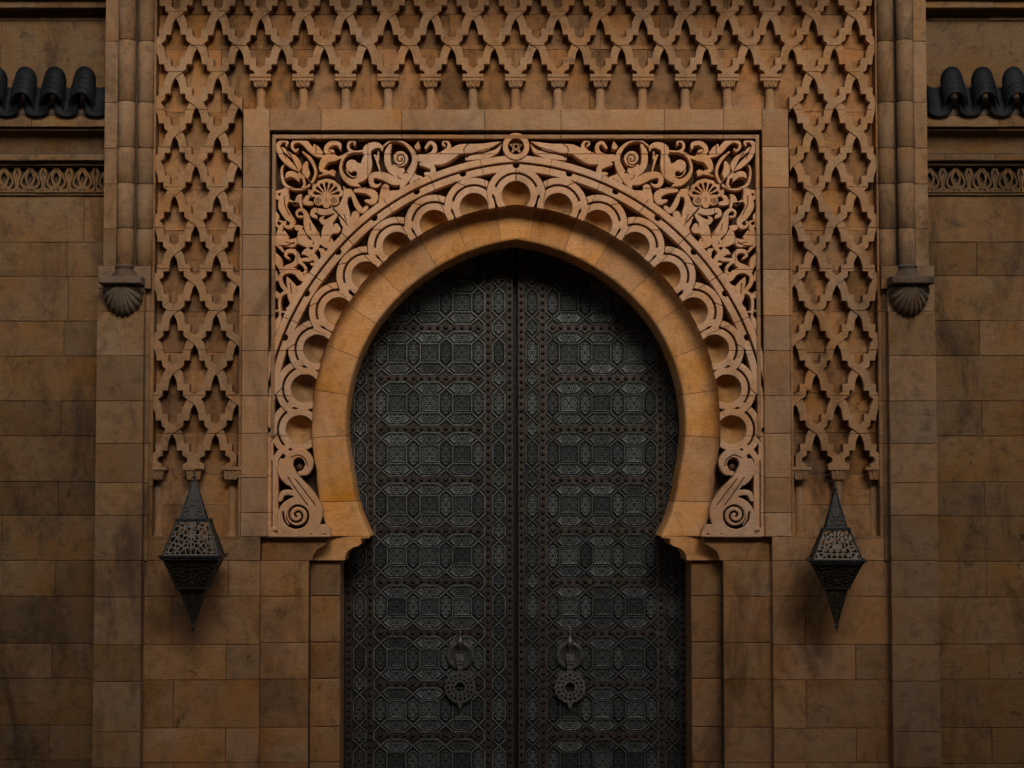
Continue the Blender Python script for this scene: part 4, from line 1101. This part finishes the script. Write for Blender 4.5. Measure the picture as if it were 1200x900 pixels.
# ================================================================== SIDE WALLS, CORNICES, TILES
SD = 0.42
def side_wall(sd, label, label_r):
    xin = XM(132, SD) if sd < 0 else XM(1078, SD)
    xout = XM(-140, SD) if sd < 0 else XM(1340, SD)
    lo, hi = min(xin, xout), max(xin, xout)
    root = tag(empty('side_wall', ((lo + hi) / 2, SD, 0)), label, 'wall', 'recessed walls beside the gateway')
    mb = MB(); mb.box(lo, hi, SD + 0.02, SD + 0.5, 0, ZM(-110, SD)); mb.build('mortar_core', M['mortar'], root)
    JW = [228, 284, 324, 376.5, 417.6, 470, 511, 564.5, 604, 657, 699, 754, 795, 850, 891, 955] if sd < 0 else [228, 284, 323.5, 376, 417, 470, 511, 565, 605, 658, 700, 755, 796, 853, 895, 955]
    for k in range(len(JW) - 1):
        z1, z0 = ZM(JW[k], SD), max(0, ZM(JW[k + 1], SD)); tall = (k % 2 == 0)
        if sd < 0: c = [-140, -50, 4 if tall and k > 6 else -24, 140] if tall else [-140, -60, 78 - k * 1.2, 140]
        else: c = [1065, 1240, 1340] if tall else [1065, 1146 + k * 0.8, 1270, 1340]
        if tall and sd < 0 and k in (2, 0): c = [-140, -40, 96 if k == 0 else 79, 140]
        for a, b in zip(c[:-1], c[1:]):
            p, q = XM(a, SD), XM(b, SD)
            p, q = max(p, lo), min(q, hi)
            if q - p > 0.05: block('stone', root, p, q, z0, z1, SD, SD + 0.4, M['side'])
    # mouldings: list of (top px, bottom px, projection from the wall)
    def course(name, p, q, d, depth=0.4, mat=M['side'], seg=3):
        xs_ = [lo + (hi - lo) * t / seg for t in range(seg + 1)]
        for u in range(seg): block(name, root, xs_[u], xs_[u + 1], ZM(q, d), ZM(p, d), d, SD + depth, mat, gap=0.002, c=0.006)
    course('string_course', 225.5, 229, SD - 0.03)
    course('cornice_fillet', 189, 194, SD - 0.10)
    course('cornice_fillet', 181, 188, SD - 0.17)
    # cove
    zt, zb = ZM(152, SD - 0.30), ZM(179, SD - 0.14); vs = []; fs = []
    for i in range(9):
        a = math.pi / 2 * i / 8; y = SD - 0.30 + 0.17 * math.sin(a); z = zt - (zt - zb) * (1 - math.cos(a)) ** 0.9
        vs += [(lo, y, z), (hi, y, z)]
    for i in range(8): fs.append((2*i, 2*i+2, 2*i+3, 2*i+1))
    centred('cornice_cove', vs, fs, M['side'], root, True)
    course('cornice_fillet', 149.5, 153, SD - 0.31)
    course('cornice_shelf', 136, 148.5, SD - 0.36)
    mb = MB(); mb.box(lo, hi, SD - 0.13, SD, ZM(190, SD), ZM(150, SD)); mb.build('mortar_core', M['mortar'], root)
    # anthemion frieze
    Fz = Field(0, 34.6 * 4, 0, 33, 0.5)
    for k in range(-1, 5):
        o = 17.3 + 34.6 * k
        def q(*p): return [(o + a, b, w) for a, b, w in p]
        for u in (-1, 1):
            Fz.add([(o + u * a, b, w) for a, b, w in [(0, 2, 2.2), (6, 9, 2.0), (10.5, 16, 2.0), (11.5, 22, 2.4), (7, 26.5, 2.6), (2.5, 24.5, 2.2), (4.2, 21, 2.0)]])
            Fz.add([(o + u * a, b, w) for a, b, w in [(0, 6, 1.4), (4, 11, 2.4), (5.5, 16, 2.6), (3.0, 21, 2.0), (0.6, 25, 2.6)]])
            Fz.add([(o + u * a, b, w) for a, b, w in [(17.3, 25, 4.5), (16.2, 17, 3.0), (17.3, 10, 1.2)]])
            Fz.add([(o + u * a, b, w) for a, b, w in [(17.3, 22, 2.5), (13.5, 14, 2.2), (14.5, 7, 3.2), (17.3, 2, 2.0)]])
            Fz.add([(o + u * a, b, w) for a, b, w in [(17.3, 27, 3), (10, 29.5, 2.4), (4, 27.5, 2.4)]])
        Fz.add(q((0, 24, 5), (0, 28, 3.5)))
    Fz.A -= 0.3
    Fz.clip(2.2 - Fz.Y)
    Fz.uni(np.abs(Fz.Y - 31) - 1.2); Fz.uni(np.abs(Fz.Y - 1.2) - 0.9)
    v, fs2 = Fz.carve(0.07, 0.003)
    z_t = ZM(194.5, SD); sc = (XM(900, SD) - XM(800, SD)) / 100
    fs_ = 0.888
    ph = XM(2.5 - 15.4 - 30.7 * 4, SD) if sd < 0 else XM(1076, SD)
    wid = 34.6 * 4 * sc * fs_
    me0 = mesh('frieze_panel', [(a * sc * fs_, c, -b * sc) for a, b, c in v], fs2, M['side'])
    start = ph; k = 0
    while start + k * wid < hi:
        x = start + k * wid
        if x + wid > hi or x < lo:      # trim at the buttress
            vv_ = [(min(max(x + a * sc * fs_, lo + .001), hi - .001), SD - 0.05 + c, z_t - b * sc) for a, b, c in v]
            centred('frieze_panel', vv_, fs2, M['side'], root)
        else: put('frieze_panel', me0, root, (x, SD - 0.05, z_t))
        k += 1
    mb = MB(); mb.box(lo, hi, SD + 0.012, SD + 0.03, ZM(228, SD), ZM(190, SD)); mb.build('frieze_ground', M['mortar'], root)
    # wall and cornice above the tiles
    xs_ = [lo + (hi - lo) * t / 2 for t in range(3)]
    for u in range(2):
        block('stone', root, xs_[u], xs_[u + 1], ZM(140, SD), ZM(24, SD), SD - 0.02, SD + 0.4, M['side'])
    course('upper_cornice', 10, 17, SD - 0.07); course('upper_cornice', 18, 24, SD - 0.04); course('upper_cornice', -2, 9, SD - 0.22); course('upper_cornice', -40, -3, SD - 0.30); course('upper_cornice', -110, -41, SD - 0.02)
    # ---- tiled roof strip
    rt = tag(empty('tiled_canopy', ((lo + hi) / 2, SD - 0.25, ZM(136, SD - 0.36))), label_r, 'tiled canopy', 'strips of dark roof tiles')
    slope = R(60); L = 0.20; expo = 0.076; r0 = 0.150; r1 = 0.134; nseg = 10
    def tile_mesh(name, up):
        vs = []; fs = []
        for e, (dist, r) in enumerate(((0, r0), (L, r1))):
            for rad in (r, r - 0.016):
                for k in range(nseg + 1):
                    a = math.pi * k / nseg; x = rad * math.cos(a); h = rad * math.sin(a) * (1.15 if up else 0.62) * (1 if up else -1)
                    y = dist * math.cos(slope) - h * math.sin(slope) * 0.4; z = dist * math.sin(slope) + h
                    vs.append((x, y, z))
        n = nseg + 1
        for k in range(nseg):
            fs += [(k, k+1, 2*n+k+1, 2*n+k), (n+k+1, n+k, 3*n+k, 3*n+k+1), (k+1, k, n+k, n+k+1)]
        return mesh(name, vs, fs, M['tile'], True)
    tm, pm = tile_mesh('cover_tile', True), tile_mesh('channel_tile', False)
    pitch = (34.6 if sd < 0 else 36.2) * sc; c0 = XM(100.5, SD) if sd < 0 else XM(1113.5, SD)
    ye, ze = SD - 0.44, ZM(125.5, SD - 0.44)
    for k in range(-1, 8):
        x = c0 - sd * (-1) * 0 + (k * pitch if sd > 0 else -k * pitch)
        if x < lo - 0.05 or x > hi + 0.05: pass
        for c in range(4):
            off = Vector((random.uniform(-.004, .004), c * expo * math.cos(slope), c * expo * math.sin(slope) + random.uniform(-.003, .003)))
            if lo + 0.02 < x - r0 and x + r0 < hi - 0.0 or (lo < x < hi):
                put('roof_tile', tm, rt, Vector((x, ye, ze)) + off)
            xc = x + pitch / 2
            if lo < xc < hi: put('roof_tile', pm, rt, Vector((xc, ye + 0.0, ze - 0.015)) + off)
    mb = MB(); zt_ = ze + 4 * expo * math.sin(slope)
    mb.add([(lo, ye + 0.10, ze - 0.05), (hi, ye + 0.10, ze - 0.05), (hi, SD - .03, zt_ - 0.05), (lo, SD - .03, zt_ - 0.05), (lo, ye + 0.10, ze - 0.10), (hi, ye + 0.10, ze - 0.10), (lo, SD - .03, ze - .10), (hi, SD - .03, ze - .10)],
           [(0, 1, 2, 3), (4, 5, 1, 0), (6, 7, 5, 4)])
    mb.build('roof_board', M['mortar'], rt)
side_wall(-1, 'brown ashlar wall left of the left buttress, with carved frieze and cornice', 'dark glazed barrel tiles on the ledge left of the left buttress')
side_wall(1, 'brown ashlar wall right of the right buttress, with carved frieze and cornice', 'dark glazed barrel tiles on the ledge right of the right buttress')

# ================================================================== LANTERNS
def filigree(W0, W1, H, seed, dens, rim=0.016, lw=0.0075):
    """pierced trapezoid panel: bottom half-width W0, top half-width W1, height H (metres); returns verts (x, z, depth) and faces"""
    u = 100.0; Fl = Field(-max(W0, W1) * u - 2, max(W0, W1) * u + 2, -2, H * u + 2, 0.45)
    hw = (W0 + (W1 - W0) * np.clip(Fl.Y / (H * u), 0, 1)) * u
    inside = np.maximum(np.abs(Fl.X) - hw, np.maximum(-Fl.Y, Fl.Y - H * u))
    r_ = np.random.RandomState(seed); pts = []
    n = int(dens * (W0 + W1) * H * u * u / 2)
    for _ in range(n * 12):
        if len(pts) >= n: break
        y = r_.uniform(0, H * u); h_ = (W0 + (W1 - W0) * y / (H * u)) * u; x = r_.uniform(0, h_)
        if all((x - a) ** 2 + (y - b) ** 2 > 0.55 / dens for a, b in pts) and all(( -x - a) ** 2 + (y - b) ** 2 > 0.3 / dens for a, b in pts):
            pts.append((x, y))
    ap = pts + [(-a, b) for a, b in pts]
    ds = np.sort(np.array([np.hypot(Fl.X - a, Fl.Y - b) for a, b in ap]), 0)
    Fl.uni((ds[1] - ds[0]) - lw * u)
    for a, b in ap[::3]: Fl.uni(np.abs(np.hypot(Fl.X - a, Fl.Y - b) - 2.6) - 0.42)
    Fl.uni(-(inside + rim * u)); Fl.clip(inside)
    return Fl.carve(0.012, 0.0015, tol=0.10)
def lantern(pxc, sd, label, rot, seed):
    LD = -0.62
    zc = lambda py: P(600, py, LD - 0.30)[2]
    Xc = P(pxc, 650, LD)[0]
    root = tag(empty('wall_lantern', (Xc, LD, zc(742 if sd < 0 else 741))), label, 'lantern', 'pierced metal lanterns beside the gate')
    q = (P(700, 650, LD - 0.3)[0] - P(600, 650, LD - 0.3)[0]) / 100
    ca, sa = math.cos(rot), math.sin(rot)
    def W(x, y, z): return (Xc + x * ca - y * sa, LD + x * sa + y * ca, z)
    if sd < 0: yy_ = dict(tip=563, p1=608, plate=611, rim0=651, rim1=656, low=690, tip2=733, end=742, cap=556)
    else: yy_ = dict(tip=577, p1=619, plate=622, rim0=656, rim1=661, low=690, tip2=732, end=742, cap=566)
    hp, hb, hl0, hl1, hs = (14.5*q, 33.5*q, 31.5*q, 17.5*q, 15*q) if sd < 0 else (12.5*q, 30*q, 28.5*q, 14*q, 12.5*q)
    hm = 19*q if sd < 0 else 16*q
    if True:
        def panels(name, w0, w1, z0, z1, dens, mat, seed_, back=None, lw=0.0075):
            """four pierced faces between a square of half-width w0 at z0 and w1 at z1"""
            run = w0 - w1; H = math.hypot(z1 - z0, run); vf_ = filigree(w0, max(w1, 0.012), H, seed_, dens, lw=lw)
            v_, f_ = vf_
            for k in range(4):
                a = k * math.pi / 2; c, s = math.cos(a), math.sin(a); vs = []
                for x, t, dep in v_:
                    x /= 100; t /= 100; f = t / H
                    lx_, lz = x, z0 + (z1 - z0) * f
                    ly = -(w0 - run * f) + dep
                    vs.append(W(lx_ * c - ly * s, lx_ * s + ly * c, lz))
                centred(name, vs, f_, mat, root)
            if back:
                g_ = MB(); e = 0.02
                vs = [W(a_ * (w - e), b_ * (w - e), z) for w, z in ((w0, z0), (max(w1, .03), z1)) for a_, b_ in ((-1,-1),(1,-1),(1,1),(-1,1))]
                g_.add(vs, [(0,1,5,4),(1,2,6,5),(2,3,7,6),(3,0,4,7)]); g_.build('inner_plate', back, root)
        def slab(name, w, z0, z1, mat=M['lantern']):
            g_ = MB(); c = 0.004
            vs = [W(a_ * ww, b_ * ww, z) for ww, z in ((w - c, z0), (w, z0 + c), (w, z1 - c), (w - c, z1)) for a_, b_ in ((-1,-1),(1,-1),(1,1),(-1,1))]
            fs = [(3,2,1,0), (12,13,14,15)]
            for r in range(3):
                for i in range(4): j = (i + 1) % 4; fs.append((r*4+i, r*4+j, r*4+4+j, r*4+4+i))
            g_.add(vs, fs); g_.build(name, mat, root)
        panels('roof_panel', hp, 0.012, zc(yy_['p1']), zc(yy_['tip']), 0.055, M['lantern'], seed, M['lanterndark'], 0.010)
        slab('top_plate', hm + 0.01, zc(yy_['plate']), zc(yy_['p1']))
        panels('pierced_panel', hb - 0.015, hm - 0.005, zc(yy_['rim0']), zc(yy_['plate']), 0.034, M['lanternfil'], seed + 1, None, 0.012)
        slab('rim', hb + 0.035, zc(yy_['rim0']) - 0.022, zc(yy_['rim0'])); slab('rim', hb + 0.015, zc(yy_['rim1']), zc(yy_['rim0']) - 0.023)
        panels('lower_panel', hl0, hl1, zc(yy_['rim1']), zc(yy_['low']), 0.045, M['lanterndark'], seed + 2, M['doorbase'], 0.010)
        slab('lower_plate', hl1 + 0.02, zc(yy_['low']) - 0.012, zc(yy_['low']))
        panels('tip_panel', hs, 0.012, zc(yy_['low']) - 0.012, zc(yy_['tip2']), 0.05, M['lanterndark'], seed + 3, M['doorbase'], 0.010)
        # ribs along the slanted edges
        rb = MB()
        for z0, w0, z1, w1 in ((zc(yy_['p1']), hp, zc(yy_['tip']), .012), (zc(yy_['rim0']), hb - .01, zc(yy_['plate']), hm - .003), (zc(yy_['rim1']), hl0, zc(yy_['low']), hl1), (zc(yy_['low']), hs, zc(yy_['tip2']), .012)):
            for a_, b_ in ((-1,-1),(1,-1),(1,1),(-1,1)): rb.tube([W(a_*w0, b_*w0, z0), W(a_*w1, b_*w1, z1)], 0.010, 5)
        rb.build('edge_ribs', M['lantern'], root)
        fb = MB(); zt = zc(yy_['tip'])
        fb.lathe([(0.014, -0.02), (0.03, 0.0), (0.012, 0.012), (0.012, 0.025), (0.028, 0.035), (0.028, 0.042), (0.01, 0.05), (0.008, 0.075)], *W(0, 0, 0)[:2], zt, 10)
        zb = zc(yy_['tip2']); fb.lathe([(0.0005, -0.095), (0.012, -0.085), (0.010, -0.06), (0.024, -0.045), (0.024, -0.035), (0.010, -0.02), (0.018, 0.0), (0.012, 0.03)], *W(0, 0, 0)[:2], zb, 10)
        fb.build('finial', M['lantern'], root, True)
        br = MB(); x, y, _ = W(0, 0, 0)
        br.tube([(x, y, zt + 0.07), (x, y - 0.0, zt + 0.10), (x, y + 0.08, zt + 0.125), (x, 0.05, zt + 0.125)], 0.011, 6)
        br.build('hanging_bracket', M['lantern'], root, True)
    return root
lantern(227.0, -1, 'pierced dark metal lantern hung on the wall beside the left buttress', R(2), 11)
lantern(979.5, 1, 'pierced dark metal lantern hung on the wall beside the right buttress', R(-7), 31)
